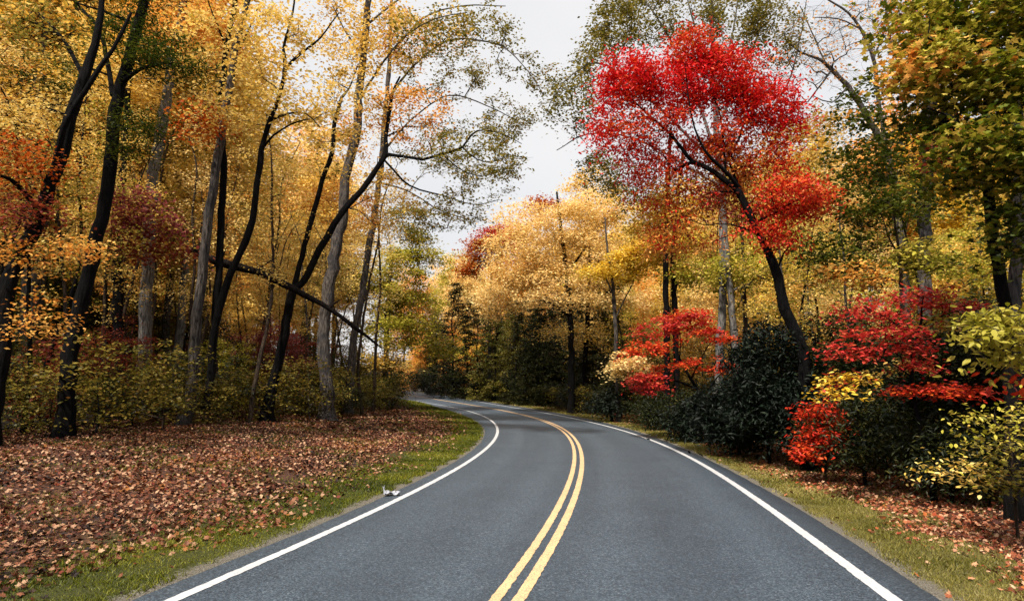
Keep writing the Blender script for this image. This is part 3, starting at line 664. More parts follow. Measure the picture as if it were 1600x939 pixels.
    hero('bare_tree', 'nearly leafless grey tree with crooked branches against the sky, upper right', 31,
         [(1420, 600, 22), (1410, 400, 20), (1390, 260, 18), (1362, 195, 14), (1325, 135, 11), (1294, 104, 9), (1280, 92, 6), (1250, 82, 5), (1225, 60, 3.5)],
         [[(1385, 240, 10), (1372, 150, 8), (1365, 92, 8), (1345, 46, 6), (1325, 20, 5), (1295, 0, 4), (1280, -20, 3)], [(1300, 108, 5), (1284, 130, 4), (1262, 160, 2.5)], [(1290, 100, 4), (1268, 50, 3), (1250, 10, 2)],
          [(1345, 46, 4), (1310, 30, 3), (1270, 28, 2)], [(1365, 92, 5), (1385, 40, 3), (1395, -10, 2)], [(1325, 135, 5), (1300, 160, 3), (1270, 150, 2)]],
         [(1280, 60, 70, 60, 40), (1340, 40, 60, 50, 36), (1250, 110, 50, 50, 24), (1320, 100, 50, 40, 16), (1390, 20, 40, 50, 20)],
         bark='grey', leaf='amber', seed=39, lsize=.1, per=5, spread=1.0, twigs=7, tip=.012, flat=.8)
    hero('forest_tree', 'sparse olive tree with thin upright pale branches behind the top of the scarlet maple', 31,
         [(1120, 640, 18), (1130, 400, 17), (1122, 250, 14), (1115, 120, 10), (1112, 30, 8), (1110, -60, 5)],
         [[(1122, 250, 8), (1080, 130, 6), (1040, 50, 4), (1000, -10, 3)], [(1120, 200, 7), (1170, 90, 5), (1195, 20, 4), (1205, -40, 3)], [(1116, 120, 6), (1085, 40, 4), (1070, -20, 3)], [(1118, 150, 6), (1145, 50, 4), (1155, -20, 3)],
          [(1122, 260, 7), (1010, 150, 5, -1), (940, 100, 4, -2), (890, 120, 3, -3), (860, 160, 2, -3)], [(1122, 240, 6), (1220, 150, 4), (1250, 60, 3), (1260, 0, 2)],
          [(1124, 290, 6), (1000, 220, 4, -1), (920, 210, 3, -2), (870, 235, 2, -2.5)]],
         [(1040, 30, 80, 50, 50), (1150, 30, 80, 50, 50), (1210, 60, 50, 70, 34), (960, 40, 50, 45, 34, -1.5), (895, 160, 40, 55, 26, -2.5), (930, 90, 40, 50, 20, -2), (935, 270, 30, 35, 16, -2), (980, 290, 50, 40, 24, 1)],
         bark='pale', leaf='olive', seed=40, lsize=.13, per=34, spread=.5, twigs=3, tip=.008, flat=.7, nmul=1.9)
    hero('beech_sapling', 'lemon yellow leaves on drooping boughs at the right edge, about head height', 8,
         [(1668, 760, 14), (1655, 640, 12), (1650, 540, 10), (1645, 470, 7)], [[(1652, 560, 5), (1600, 540, 3, 0), (1545, 520, 2, 0)], [(1648, 500, 5), (1600, 490, 3), (1560, 482, 2)]],
         [(1575, 495, 45, 17, 22), (1550, 525, 40, 15, 18, -.2), (1580, 560, 30, 16, 12), (1590, 600, 20, 14, 4, 0, 'redor'), (1600, 520, 30, 30, 12)],
         bark='grey', leaf='lemon', seed=41, leafparts=70, lsize=.12, per=12, spread=.26, flat=.4, shape='oval', twigs=1, droop=.9, up=.4)
    hero('yellow_bush', 'tangled yellow green bush at the lower right edge above the fallen leaves', 9.6,
         [(1585, 770, 6), (1582, 720, 5), (1576, 670, 3)], [], [(1590, 690, 42, 28, 20), (1600, 640, 30, 26, 14), (1540, 700, 45, 12, 8, -.2, 'olive'), (1575, 745, 50, 20, 20, -.2, 'olive'), (1500, 735, 40, 16, 14, 0, 'gold'), (1520, 655, 50, 10, 10, .5)],
         bark='brown', leaf='lime', seed=42, lsize=.085, per=15, spread=.3, flat=.5, shape='oval', cat='bush', startz=.2, flare=False, droop=.5)
    for k, (px, py, rx, ry, Y, n, lab, key) in enumerate([
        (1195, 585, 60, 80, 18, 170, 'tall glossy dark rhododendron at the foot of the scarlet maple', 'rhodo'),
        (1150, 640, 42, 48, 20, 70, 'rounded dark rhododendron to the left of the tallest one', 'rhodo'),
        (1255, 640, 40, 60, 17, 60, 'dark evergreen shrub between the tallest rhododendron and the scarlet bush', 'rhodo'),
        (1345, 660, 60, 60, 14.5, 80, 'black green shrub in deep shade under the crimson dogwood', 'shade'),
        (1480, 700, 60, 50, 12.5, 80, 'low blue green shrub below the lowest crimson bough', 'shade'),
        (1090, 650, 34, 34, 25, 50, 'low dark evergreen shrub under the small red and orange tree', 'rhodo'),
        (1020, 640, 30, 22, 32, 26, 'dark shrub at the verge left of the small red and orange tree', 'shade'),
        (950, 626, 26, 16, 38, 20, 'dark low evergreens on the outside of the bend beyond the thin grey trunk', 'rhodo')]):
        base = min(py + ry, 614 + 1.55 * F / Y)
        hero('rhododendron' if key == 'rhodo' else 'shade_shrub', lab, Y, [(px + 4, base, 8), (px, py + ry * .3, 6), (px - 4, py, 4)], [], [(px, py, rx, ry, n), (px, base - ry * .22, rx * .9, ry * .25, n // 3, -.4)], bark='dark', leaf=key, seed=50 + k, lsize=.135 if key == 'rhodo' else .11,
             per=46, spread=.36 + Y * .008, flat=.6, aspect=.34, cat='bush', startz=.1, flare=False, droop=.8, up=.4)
    hero('gold_tree', 'broad golden tree with fine leaves over the outside of the bend', 47,
         [(893, 650, 15), (893, 560, 13), (890, 490, 12), (884, 420, 10), (876, 350, 7), (870, 300, 4)],
         [[(890, 495, 7), (850, 470, 5, -1), (800, 475, 3, -2)], [(888, 480, 7), (930, 460, 5, -.5), (975, 455, 3, -1)], [(886, 450, 6), (840, 410, 4, 0), (790, 395, 3, 0)], [(884, 430, 6), (920, 380, 4, 0), (950, 340, 3)]],
         [(870, 350, 80, 45, 80), (810, 400, 60, 45, 60), (920, 400, 70, 50, 60), (850, 450, 80, 35, 50, -1), (780, 460, 45, 40, 36), (930, 330, 60, 35, 40), (960, 460, 45, 30, 24)],
         bark='dark', leaf='cream', seed=43, lsize=.13, per=80, spread=1.0, flat=.35, twigs=1)
    hero('forest_tree', 'dark trunk just right of the golden tree trunk on the outside of the bend', 49,
         [(914, 652, 12), (914, 570, 11), (918, 500, 10), (920, 420, 7), (922, 360, 4)], [], [(900, 520, 60, 26, 24), (930, 300, 50, 40, 30)], bark='dark', leaf='gold', seed=44, lsize=.13, per=60, spread=.9)
    hero('forest_tree', 'thin grey trunk standing close to the verge outside the bend', 38,
         [(966, 664, 9), (964, 600, 8), (962, 530, 8), (958, 450, 7), (950, 400, 5), (945, 340, 3)], [[(960, 500, 4), (975, 470, 3), (990, 440, 2)], [(958, 460, 4), (940, 420, 3)]],
         [(985, 575, 40, 12, 16, -1, 'cream'), (1010, 400, 55, 22, 44, -.5, 'yellow'), (960, 420, 50, 22, 24, 0, 'yellow'), (1040, 375, 45, 22, 26, 0, 'yellow')],
         bark='grey', leaf='yellow', seed=45, lsize=.12, per=80, spread=.7, flat=.3)
    hero('twin_trunk_tree', 'pair of straight dark trunks behind the small red and orange tree', 33,
         [(1043, 655, 14), (1042, 560, 13), (1041, 480, 13), (1040, 400, 12), (1044, 300, 9), (1048, 200, 6)],
         [[(1058, 655, 13, .6), (1057, 560, 12, .6), (1055, 480, 12, .6), (1052, 410, 12, .6), (1060, 300, 8, .6), (1070, 220, 5, .6)]],
         [(1050, 340, 70, 60, 50, 1), (1100, 420, 60, 40, 34, .5, 'lime'), (1010, 340, 40, 40, 20, 1)], bark='dark', leaf='yellow', seed=46, lsize=.12, per=60, spread=.8)
    hero('forest_tree', 'pale grey plated trunk between the twin trunks and the scarlet maple', 30,
         [(1152, 640, 15), (1150, 560, 15), (1146, 500, 14), (1138, 430, 13), (1134, 380, 12), (1130, 300, 10), (1128, 200, 7)], [], [(1160, 420, 60, 50, 44, 1), (1180, 300, 70, 50, 40, 1.5, 'gold'), (1250, 420, 50, 50, 34, 1), (1210, 500, 40, 24, 14, 1)],
         bark='pale', leaf='lime', seed=47, lsize=.12, per=60, spread=.8)
    hero('forest_tree', 'reddish brown thin trunk right beside the pale plated trunk', 31,
         [(1168, 640, 9), (1166, 540, 9), (1163, 460, 8), (1160, 380, 7), (1158, 280, 5)], [], [(1240, 240, 50, 60, 50, 2), (1290, 220, 50, 60, 30, 2)], bark='brown', leaf='gold', seed=48, lsize=.12, per=55, spread=.8)
    hero('orange_tree', 'distant red orange treetop beside the sky gap above the bend', 78,
         [(765, 615, 8), (765, 500, 7), (768, 430, 5)], [], [(755, 395, 22, 25, 40), (780, 370, 25, 20, 30, 0, 'redor'), (735, 420, 14, 12, 12), (850, 322, 30, 14, 16, 5), (820, 345, 20, 15, 8, 4, 'cream')],
         bark='dark', leaf='orange', seed=49, lsize=.2, per=80, spread=1.3)


# ------------------------------------------------------------------ the woods: prototypes, then copies of each tree and its parts
def limit(px):
    return float(np.interp(px, [610, 660, 700, 760, 800, 930, 1000, 1060, 1180, 1300, 1420, 1480], [-400, 120, 390, 410, 330, 300, 240, 300, 250, 230, 120, -400]))
def make_proto(kind, seed):
    T = Tree(seed); rng = T.rng
    r = bpy.data.objects.new(kind, None); r.location = (0, 0, 0); COL.objects.link(r)
    def bole(H, r0, lean=.6, top=.02, n=7):
        t = np.linspace(0, 1, n); dx, dy = rng.normal(0, lean, 2)
        w = np.cumsum(rng.normal(0, H * .012, (n, 2)), 0)
        p = np.stack([dx * t * t + w[:, 0], dy * t * t + w[:, 1], t * H - .15], 1); p[0, :2] = 0
        return p, r0 * (1 - t) ** .8 + top
    def ell(n, z0, z1, rx, shell=.3, taper=0):
        q = rng.normal(0, 1, (n * 2, 3)); q /= np.linalg.norm(q, axis=1)[:, None]; q *= rng.uniform(shell, 1, (n * 2, 1)) ** .6
        q *= 1 + .2 * np.sin(q[:, :1] * 6 + seed) * np.sin(q[:, 2:] * 7 + seed)
        q = q[:n]; z = (q[:, 2] * .5 + .5); k = 1 - taper * z
        return np.stack([q[:, 0] * rx * k, q[:, 1] * rx * k, z0 + z * (z1 - z0)], 1)
    kw = {}
    if kind == 'broad_tree':
        p, q = bole(22, .26); T.limb(p, q, 9, True, 'trunk'); A = ell(250, 6.5, 26, 4.8); g = dict(leaf=.31, per=66, spread=1.0, flat=.5, aspect=.72); st = 5
    elif kind == 'tall_tree':
        p, q = bole(24, .22, 1.0); T.limb(p, q, 9, True, 'trunk'); A = ell(190, 10, 27, 4.2); g = dict(leaf=.29, per=62, spread=1.0, flat=.5, aspect=.72); st = 8
    elif kind == 'slim_tree':
        p, q = bole(11, .09, .8); T.limb(p, q, 7, False, 'trunk'); A = ell(150, 2.2, 12.5, 2.7, .2, .35); g = dict(leaf=.18, per=56, spread=.62, flat=.35); st = 2
    elif kind == 'sapling':
        p, q = bole(15, .085, 1.3); T.limb(p, q, 6, False, 'trunk'); A = ell(80, 5, 16.5, 2.2, .1); g = dict(leaf=.13, per=34, spread=.5, flat=.5); st = 3
    elif kind == 'understory_tree':
        p, q = bole(4.6, .05, .6); T.limb(p, q, 6, False, 'trunk'); A = ell(110, .9, 5.4, 2.1, .2); g = dict(leaf=.12, per=50, spread=.45, flat=.28); st = .7
    elif kind == 'bush':
        p, q = bole(1.2, .025, .2, .006, 4); T.limb(p, q, 5, False, 'trunk'); A = ell(60, .12, 2.1, 1.3, .2); g = dict(leaf=.105, per=26, spread=.28, flat=.5, droop=.5, shape='rhomb'); st = .1
    elif kind == 'conifer':
        p, q = bole(13, .13, .1); T.limb(p, q, 8, False, 'trunk'); A = []
        for z in np.arange(.8, 13, .38):
            R = 3.7 * (1 - z / 14) ** .8
            for k in range(int(3 + R * 2.2)):
                a = rng.uniform(0, 6.283); rr = R * rng.uniform(.35, 1.05); A.append((math.cos(a) * rr, math.sin(a) * rr, z - rr * .22 + rng.normal(0, .08)))
        A = np.array(A); g = dict(leaf=.26, per=56, spread=.46, flat=.2, aspect=.4, droop=.5); st = .3
    T.grow(A, pen=.5 if kind == 'conifer' else .8, tip=.007, startz=st, bend=.02 if kind == 'conifer' else .18)
    tints = np.clip(.5 + .5 * np.sin(A[:, 0] * 1.7 + A[:, 2] * .9 + seed) * .6 + rng.normal(0, .2, len(A)), 0, 1)
    T.build(r, BK['brown'], LM['gold'], A=A, tints=tints, twigs=1 if kind in ('understory_tree', 'bush') else 3 if kind == 'sapling' else 0, **g)
    return r

COUNT = {}
ANCH = [(20, 'the leaning black trunk'), (125, 'the thick black tree'), (245, 'the pale left trunk'), (320, 'the three stemmed tree'), (440, 'the Y forked tree'), (515, 'the stout grey trunk'),
        (565, 'the slim grey arching tree'), (620, 'the bushy roadside tree'), (720, 'the road end'), (800, 'the orange distant treetop'), (890, 'the broad golden tree'), (965, 'the thin grey roadside trunk'), (1050, 'the twin dark trunks'),
        (1100, 'the small red tree'), (1150, 'the pale right trunk'), (1190, 'the tallest rhododendron'), (1255, 'the foot of the scarlet maple'), (1330, 'the scarlet bush'), (1400, 'the slender young tree'), (1440, 'the crimson dogwood'),
        (1500, 'the rusty grey trunk'), (1575, 'the big corner maple')]
def place(x, y):
    px = 800 + F * x / y
    if px < 0: return ('just behind' if y < 35 else 'deep behind') + ' the left edge trunks'
    if px > 1600: return ('just behind' if y < 30 else 'deep behind') + ' the right edge bushes'
    k = min(ANCH, key=lambda a: abs(a[0] - px)); dx = px - k[0]
    near = 'close' if y < 22 else 'midway' if y < 45 else 'far back'
    return near + (' left of ' if dx < -16 else ' right of ' if dx > 16 else ' behind ') + k[1]
def put(proto, x, y, sc, leaf, bark, label, cat, group, rng, zs=1.0):
    r = proto.copy(); COL.objects.link(r)
    r.location = (x, y, float(zg(x, y)) - .03); r.rotation_euler = (rng.normal(0, .03), rng.normal(0, .03), rng.uniform(0, 6.283)); r.scale = (sc, sc, sc * zs)
    tag(r, label, cat, group); r.name = proto['base_name']
    for c in proto.children:
        d = c.copy(); COL.objects.link(d); d.parent = r; d.name = c.name.split('.')[0]
        sl = d.material_slots[0]; sl.link = 'OBJECT'; sl.material = LM[leaf] if c.name.startswith('crown') else BK[bark]
    COUNT.setdefault(label, []).append(r)
    return r

COLW = dict(gold='golden', cream='pale gold', yellow='bright yellow', amber='amber', orange='orange', rust='rust red', plum='plum pink', olive='olive', lime='yellow green', green='green', brush='dull olive', shade='dark green',
            rhodo='glossy dark', hemlock='dark', pine='yellow green', redor='orange red')
KINDW = dict(broad_tree='tall broad %s tree', tall_tree='high crowned %s tree', slim_tree='slim %s tree', sapling='thin stemmed %s sapling', understory_tree='low %s understory tree', bush='%s bush', conifer='%s conifer')

def woods():
    rng = np.random.default_rng(99)
    protos = {}
    for kind, n in (('broad_tree', 3), ('tall_tree', 2), ('slim_tree', 3), ('sapling', 3), ('understory_tree', 3), ('bush', 3), ('conifer', 2)):
        protos[kind] = [make_proto(kind, 200 + 10 * len(protos) + i) for i in range(n)]
        for p in protos[kind]: p['base_name'] = kind
    taken = []
    def free(x, y, r):
        for a, b, c in taken:
            if (a - x) ** 2 + (b - y) ** 2 < (r + c) ** 2 * .25: return False
        taken.append((x, y, r)); return True
    def region(n, kind, side, d0, d1, y0, y1, pal, zone, sc=(.85, 1.15), sep=2.0, cond=None, zs=1.0):
        made = 0; tries = 0
        keys = list(pal); pr = np.array([pal[k] for k in keys], float); pr /= pr.sum()
        while made < n and tries < n * 40:
            tries += 1
            y = rng.uniform(y0, y1)
            d = d0 + (d1 - d0) * rng.random() ** 1.1
            if side == 'L':
                x = float(X('PL', y)) - treeline_l(y) - d
            else:
                x = float(X('PR', y)) + treeline_r(y) + d
            px = 800 + F * x / max(y, 1)
            if px < -260 or px > 1860: continue
            if cond and not cond(px, x, y): continue
            s = rng.uniform(*sc); H = {'broad_tree': 25, 'tall_tree': 26.5, 'slim_tree': 12.5, 'sapling': 16, 'understory_tree': 5.4, 'bush': 1.9, 'conifer': 13}[kind]
            wpx = {'broad_tree': 4.5, 'tall_tree': 4, 'slim_tree': 2.6, 'sapling': 1.5, 'understory_tree': 2, 'bush': 1, 'conifer': 2.8}[kind] * s * F / y
            lim = max(limit(px - wpx * .6), limit(px + wpx * .6), limit(px))
            g = float(zg(x, y)); ztop = EYE + (614 - lim) / F * y
            if g + H * s > ztop: s = (ztop - g) / H
            if s < .55: continue
            if not free(x, y, sep * s): continue
            leaf = keys[rng.choice(len(keys), p=pr)]
            bark = {'broad_tree': ['grey', 'dark', 'pale', 'brown'], 'tall_tree': ['pale', 'grey', 'dark']}.get(kind, ['brown', 'dark', 'brown', 'grey'])
            lab = KINDW[kind] % COLW[leaf] + ', ' + place(x, y)
            put(protos[kind][rng.integers(len(protos[kind]))], x, y, s, leaf, bark[rng.integers(len(bark))], lab, 'bush' if kind == 'bush' else 'tree', dict(broad_tree='broad trees ', tall_tree='tall trees ', slim_tree='slim trees ', sapling='saplings ', understory_tree='understory trees ', bush='bushes ', conifer='conifers ')[kind] + zone, rng, zs)
            made += 1
    treeline_l = lambda y: float(np.interp(y, [0, 17, 30, 46, 60, 90], [10.5, 9.6, 7.2, 3.6, 3.2, 3]))
    treeline_r = lambda y: float(np.interp(y, [0, 11, 20, 33, 60, 90], [4.2, 3.6, 2.6, 1.4, 1.4, 2]))
    LU = dict(gold=.5, amber=.12, cream=.2, yellow=.06, orange=.03, lime=.1)
    LL = dict(brush=.4, shade=.3, lime=.1, gold=.06, rust=.1, olive=.16)
    # left bank
    region(46, 'bush', 'L', .1, 3, 9, 62, dict(brush=.72, lime=.05, olive=.14, shade=.1), 'along the foot of the left hand woods', sc=(.8, 1.5), sep=1.3)
    region(40, 'bush', 'L', 3, 12, 8, 55, dict(brush=.55, shade=.25, olive=.1, rust=.1), 'inside the left hand woods', sc=(1, 1.6), sep=1.8)
    region(34, 'understory_tree', 'L', .8, 4, 11, 60, dict(lime=.12, brush=.45, shade=.15, gold=.08, rust=.12, plum=.06), 'near the front of the left hand woods', sc=(.6, 1.1), sep=1.9)
    region(60, 'understory_tree', 'L', 2.5, 12, 12, 60, dict(shade=.3, brush=.3, lime=.12, rust=.1, plum=.06, olive=.12), 'near the front of the left hand woods', sep=2.6)
    region(40, 'understory_tree', 'L', 8, 30, 14, 70, LL, 'deep inside the left hand woods', sc=(1, 1.5), sep=2.6)
    region(26, 'broad_tree', 'L', 1.5, 12, 21, 42, dict(gold=.5, cream=.3, amber=.1, lime=.1), 'in the left hand woods', sep=2.4)
    region(44, 'broad_tree', 'L', 2, 26, 27, 56, dict(gold=.45, cream=.3, amber=.12, lime=.1), 'in the left hand woods', sep=2.3)
    region(76, 'sapling', 'L', .3, 14, 16, 55, dict(gold=.5, amber=.2, lime=.2, cream=.1), 'inside the left hand woods', sc=(.7, 1.3), sep=1.3)
    region(60, 'slim_tree', 'L', 3, 16, 17, 45, dict(gold=.5, lime=.16, amber=.14, cream=.1, olive=.1, orange=.03), 'inside the left hand woods', sc=(.9, 1.4), sep=2.5)
    region(60, 'slim_tree', 'L', 12, 45, 22, 80, dict(gold=.4, lime=.14, amber=.14, rust=.06, olive=.1, orange=.04, cream=.12), 'inside the left hand woods', sc=(.9, 1.4), sep=2.8)
    region(110, 'broad_tree', 'L', 5, 50, 22, 90, LU, 'in the left hand woods', sep=3.8)
    region(44, 'tall_tree', 'L', 4, 30, 24, 80, LU, 'in the left hand woods', sep=3.6)
    region(90, 'broad_tree', 'L', 25, 120, 40, 170, LU, 'on the far slope at the left', sep=5.5)
    # outside of the bend and beyond
    for px, Y, sc, lf, lab in ((716, 76, 1.0, 'hemlock', 'tallest dark conifer, at the left end of the dark group beyond the bend'), (742, 72, .85, 'hemlock', 'dark conifer just right of the tallest one beyond the bend'),
                               (690, 84, .7, 'hemlock', 'small dark conifer near where the road disappears'), (768, 68, .8, 'pine', 'yellow green pine between the two dark conifer groups beyond the bend'),
                               (818, 62, .72, 'hemlock', 'dark conifer left of the broad golden tree, at the road'), (846, 59, .7, 'hemlock', 'dark conifer right behind the trunk of the broad golden tree'), (925, 50, .45, 'hemlock', 'short dark conifer between golden tree and thin grey trunk')):
        x = (px - 800) / F * Y; taken.append((x, Y, 1.5)); put(protos['conifer'][int(px) % 2], x, Y, sc, lf, 'dark', lab, 'tree', 'conifers on the outside of the bend', rng)
    region(50, 'bush', 'R', .2, 3, 78, 122, dict(shade=.3, hemlock=.25, brush=.15, amber=.3), 'where the road disappears', sc=(1.2, 2.2), sep=1.2)
    region(30, 'bush', 'R', .4, 2.5, 44, 80, dict(shade=.5, hemlock=.4, brush=.1), 'on the outside of the bend', sc=(1.0, 1.8), sep=1.4)
    region(14, 'conifer', 'R', 1, 9, 60, 110, dict(hemlock=1), 'on the outside of the bend', sc=(.6, 1.0), sep=2.2, cond=lambda px, x, y: px < 880)
    region(26, 'slim_tree', 'R', .5, 9, 86, 118, dict(amber=.35, gold=.35, yellow=.3), 'where the road disappears', sc=(.6, .9), sep=2.0)
    region(30, 'understory_tree', 'R', 0, 6, 86, 118, dict(gold=.3, hemlock=.4, amber=.3), 'where the road disappears', sep=1.8)
    region(16, 'conifer', 'R', .5, 5, 50, 84, dict(hemlock=.7, pine=.3), 'on the outside of the bend', sc=(.6, .95), sep=2.6)
    region(30, 'understory_tree', 'R', .3, 6, 38, 95, dict(hemlock=.25, brush=.3, gold=.25, shade=.2), 'at the outside of the bend', sep=2.4, cond=lambda px, x, y: not (665 < px < 775 and y < 86) and not (800 < px < 862 and y < 66))
    region(44, 'slim_tree', 'R', 2, 22, 44, 100, dict(cream=.35, gold=.35, lime=.15, amber=.15), 'beyond the outside of the bend', sep=3.4, cond=lambda px, x, y: not (665 < px < 775 and y < 86) and not (800 < px < 862 and y < 66))
    region(44, 'broad_tree', 'R', 9, 60, 60, 140, dict(cream=.45, gold=.35, amber=.14, lime=.06), 'beyond the bend', sep=6)
    # right hand woods
    for i, (px, Y, sc) in enumerate(((1285, 19, .8), (1330, 17.5, .75), (1375, 16.5, .78), (1420, 15.5, .7), (1470, 15, .75), (1520, 14.5, .72), (1570, 14, .75), (1620, 13.5, .8), (1350, 22, .9), (1440, 20, .9), (1530, 18.5, .95), (1225, 21, .8), (1600, 17, 1.0))):
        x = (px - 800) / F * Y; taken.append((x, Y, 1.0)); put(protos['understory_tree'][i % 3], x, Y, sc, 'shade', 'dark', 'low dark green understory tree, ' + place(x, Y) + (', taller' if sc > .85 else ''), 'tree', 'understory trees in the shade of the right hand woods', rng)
    region(34, 'bush', 'R', .1, 3, 9, 42, dict(shade=.6, rhodo=.25, brush=.15), 'at the foot of the right hand woods', sc=(.7, 1.3), sep=1.5)
    region(40, 'bush', 'R', 3, 12, 9, 45, dict(shade=.75, brush=.25), 'in the shade of the right hand woods', sc=(1.2, 1.9), sep=1.8)
    region(24, 'sapling', 'R', 1, 14, 22, 60, dict(gold=.3, yellow=.3, lime=.4), 'inside the right hand woods', sc=(.7, 1.1), sep=1.5)
    region(50, 'understory_tree', 'R', .9, 9, 12.5, 46, dict(shade=.7, hemlock=.2, brush=.1), 'in the shade of the right hand woods', sc=(.55, .85), sep=1.5)
    region(36, 'understory_tree', 'R', 3.5, 16, 14, 50, dict(shade=.45, brush=.25, lime=.15, gold=.15), 'inside the right hand woods', sc=(.9, 1.3), sep=2.4)
    region(40, 'slim_tree', 'R', 6, 28, 26, 62, dict(lime=.3, yellow=.15, gold=.2, olive=.2, green=.15), 'in the right hand woods', sep=3.2)
    region(36, 'broad_tree', 'R', 12, 55, 36, 85, dict(gold=.35, yellow=.2, lime=.25, cream=.1, olive=.1), 'in the right hand woods', sep=5.4)
    for v in protos.values():
        for p in v:
            for c in list(p.children): bpy.data.objects.remove(c)
            bpy.data.objects.remove(p)

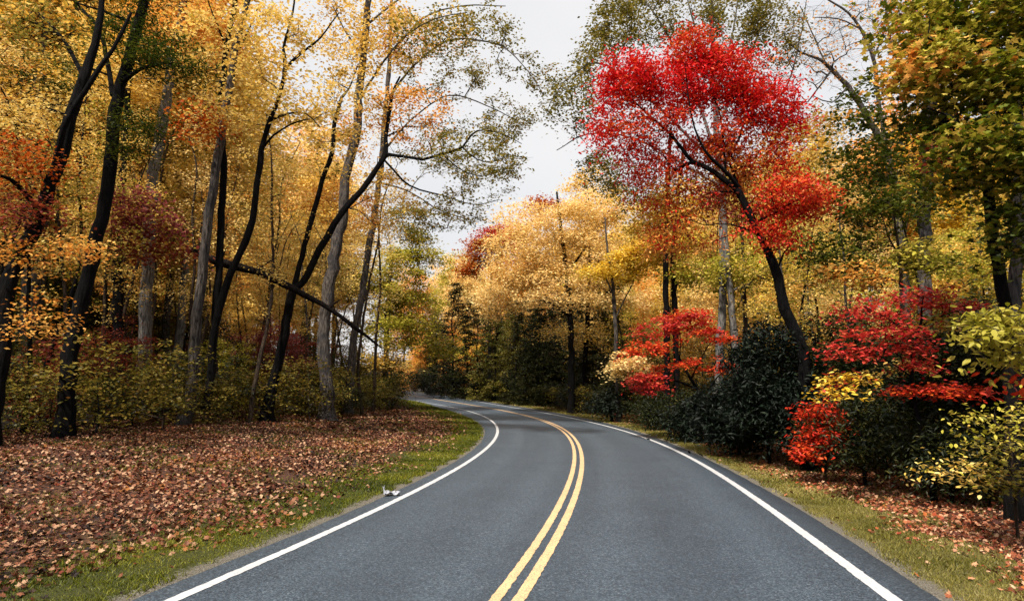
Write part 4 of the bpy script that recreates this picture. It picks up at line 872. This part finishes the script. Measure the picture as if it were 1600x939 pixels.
# ------------------------------------------------------------------ ground cover
def clump_noise(x, y, s, seed):
    r = np.random.default_rng(seed); v = np.zeros(len(x))
    for k in range(6):
        a = r.uniform(0, 6.28); f = s * r.uniform(.6, 2.2); v += np.sin((x * math.cos(a) + y * math.sin(a)) * f + r.uniform(0, 6.28))
    return v / 3.4
def scatter(rng, side, n, y0, y1, d0, d1, dens):
    """uniform per m2 in plan, thinned by dens(d, x, y) 0..1"""
    y = rng.uniform(y0, y1, n); d = rng.uniform(d0, d1, n)
    x = X('PL', y) - d if side == 'L' else X('PR', y) + d
    keep = rng.random(n) < dens(d, x, y)
    px = 800 + F * x / np.maximum(y, .5); keep &= (px > -420) & (px < 2000)
    return x[keep], y[keep], d[keep]
def ground_cover():
    rng = np.random.default_rng(5)
    def lw(d, x, y, e0, e1):      # share of fallen leaves
        return np.clip((d - e0 + .5 * clump_noise(x, y, 1.1, 1)) / (e1 - e0 + np.clip(y - 26, 0, 20) * .16), 0, 1) * (.62 + .38 * clump_noise(x, y, 2.2, 2))
    for side, e0, e1, dmax, col, lab in (('L', .7, 1.8, 14, 'litter', 'left'), ('R', .75, 1.4, 7, 'litter2', 'right')):
        Vs = []; Fs = []; ti = []; off = 0
        for (y0, y1, per, size, shape) in ((2.5, 10, 850, .06, 'lobed'), (10, 24, 520, .075, 'rhomb'), (24, 42, 200, .11, 'rhomb'), (42, 70, 70, .15, 'rhomb')):
            n = int((y1 - y0) * dmax * per)
            x, y, d = scatter(rng, side, n, y0, y1, .12, dmax, lambda d, x, y: .006 + np.clip(lw(d, x, y, e0, e1), 0, 1))
            C = np.stack([x, y, zg(x, y) + .012 + rng.uniform(0, .035, len(x))], 1)
            V, f, li = leaf_geo(C, size, rng, up=.38, shape=shape, aspect=.8)
            t = np.clip(rng.uniform(0, 1, len(x)) ** 1.3 * .95 + .16 * clump_noise(x, y, 1.5, 3), 0, 1)
            Vs.append(V); Fs.append(f[0] + off); ti.append(t[li]); off += len(V)
        me = mesh('fallen_leaves', np.concatenate(Vs), Fs, [LM[col]], tint=np.concatenate(ti))
        tag(obj('fallen_leaves', me), 'brown and tan fallen leaves lying on the %s verge' % lab, 'leaves', kind='stuff')
    for side, dmax, wid, mat, lab in (('L', 12, 1.15, 'grassL', 'green grass with olive tips along the left edge of the road'), ('R', 6, 1.5, 'grassR', 'dry straw green grass along the right edge of the road')):
        Vs = []; ti = []
        for (y0, y1, per, h, wdt) in ((3, 12, 3600, .045, .0065), (12, 24, 1700, .055, .011), (24, 45, 700, .065, .02), (45, 80, 150, .1, .04)):
            n = int((y1 - y0) * dmax * per)
            dens = lambda d, x, y: np.where(d < wid + np.clip(y - 26, 0, 30) * .09, np.clip((d - .1 - .12 * clump_noise(x, y, 7, 4)) * 8, 0, 1), .3 * np.clip(.4 + 1.2 * clump_noise(x, y, 2.6, 6), 0, 1) + .6 * np.exp(-((d - wid) / .7) ** 2) * (.6 + .4 * clump_noise(x, y, 3, 7)))
            x, y, d = scatter(rng, side, n, y0, y1, .08, dmax, dens)
            n = len(x); a = rng.uniform(0, 6.283, n); hh = h * rng.uniform(.4, 1.2, n) * (1 + .35 * clump_noise(x, y, 5, 8)); ln = rng.normal(0, .6, (n, 2)) * hh[:, None]
            z = zg(x, y)
            b = np.stack([x, y, z], 1); s = np.stack([np.cos(a), np.sin(a), 0 * a], 1) * wdt
            tip = b + np.stack([ln[:, 0], ln[:, 1], hh], 1)
            Vs.append(np.stack([b - s, b + s, tip], 1).reshape(-1, 3)); ti.append(np.clip(rng.uniform(0, .7, n) + .25 * (clump_noise(x, y, 1.7, 9) + .5), 0, 1))
        V = np.concatenate(Vs); Fq = np.arange(len(V)).reshape(-1, 3)
        tag(obj('grass', mesh('grass', V, [Fq], [LM[mat]], tint=np.concatenate(ti))), lab, 'grass', kind='stuff')
    # crumpled paper by the left edge
    rr = np.random.default_rng(4); y = 11.9; x = float(X('PL', y)) + .16
    T = []
    n, m = 11, 8; V = []
    for i in range(n):
        for j in range(m):
            u, v = i / (n - 1) - .5, j / (m - 1) - .5
            V.append((u * .27 + rr.normal(0, .006), v * .2 * (1 - .5 * u) + rr.normal(0, .006), .04 + .03 * math.sin(u * 9) * math.cos(v * 8) + rr.normal(0, .013) + (.1 if u < -.42 and v > 0 else 0)))
    V = np.array(V); i = (np.arange(n - 1)[:, None] * m + np.arange(m - 1)[None]).ravel()
    mm = M('crumpled white paper'); mm.b.inputs['Base Color'].default_value = lin((150, 152, 160)); mm.b.inputs['Roughness'].default_value = .8
    o = obj('crumpled_paper', mesh('crumpled_paper', V, [np.stack([i, i + m, i + m + 1, i + 1], 1)], [mm.m]), loc=(x - .12, y, float(zroad(x, y)) + .01))
    sm = o.modifiers.new('thickness', 'SOLIDIFY'); sm.thickness = .003; o.rotation_euler = (0, .1, .35)
    tag(o, 'small crumpled white paper lying at the left edge of the road', 'litter')

heroes()
woods()
for lab, rs in COUNT.items():
    for r in rs: r['group'] = rs[0]['group']
    if len(rs) in (2, 3) and len(lab.split()) <= 13:
        rs.sort(key=lambda r: r.location.x / r.location.y)
        for r, w_ in zip(rs, ('left one', 'right one') if len(rs) == 2 else ('leftmost one', 'middle one', 'rightmost one')): r['label'] = lab + ', the ' + w_
ground_cover()
T_ = sum(len(m.polygons) for m in bpy.data.meshes); print('FACES', T_, {m.name: len(m.polygons) for m in bpy.data.meshes if len(m.polygons) > 40000})
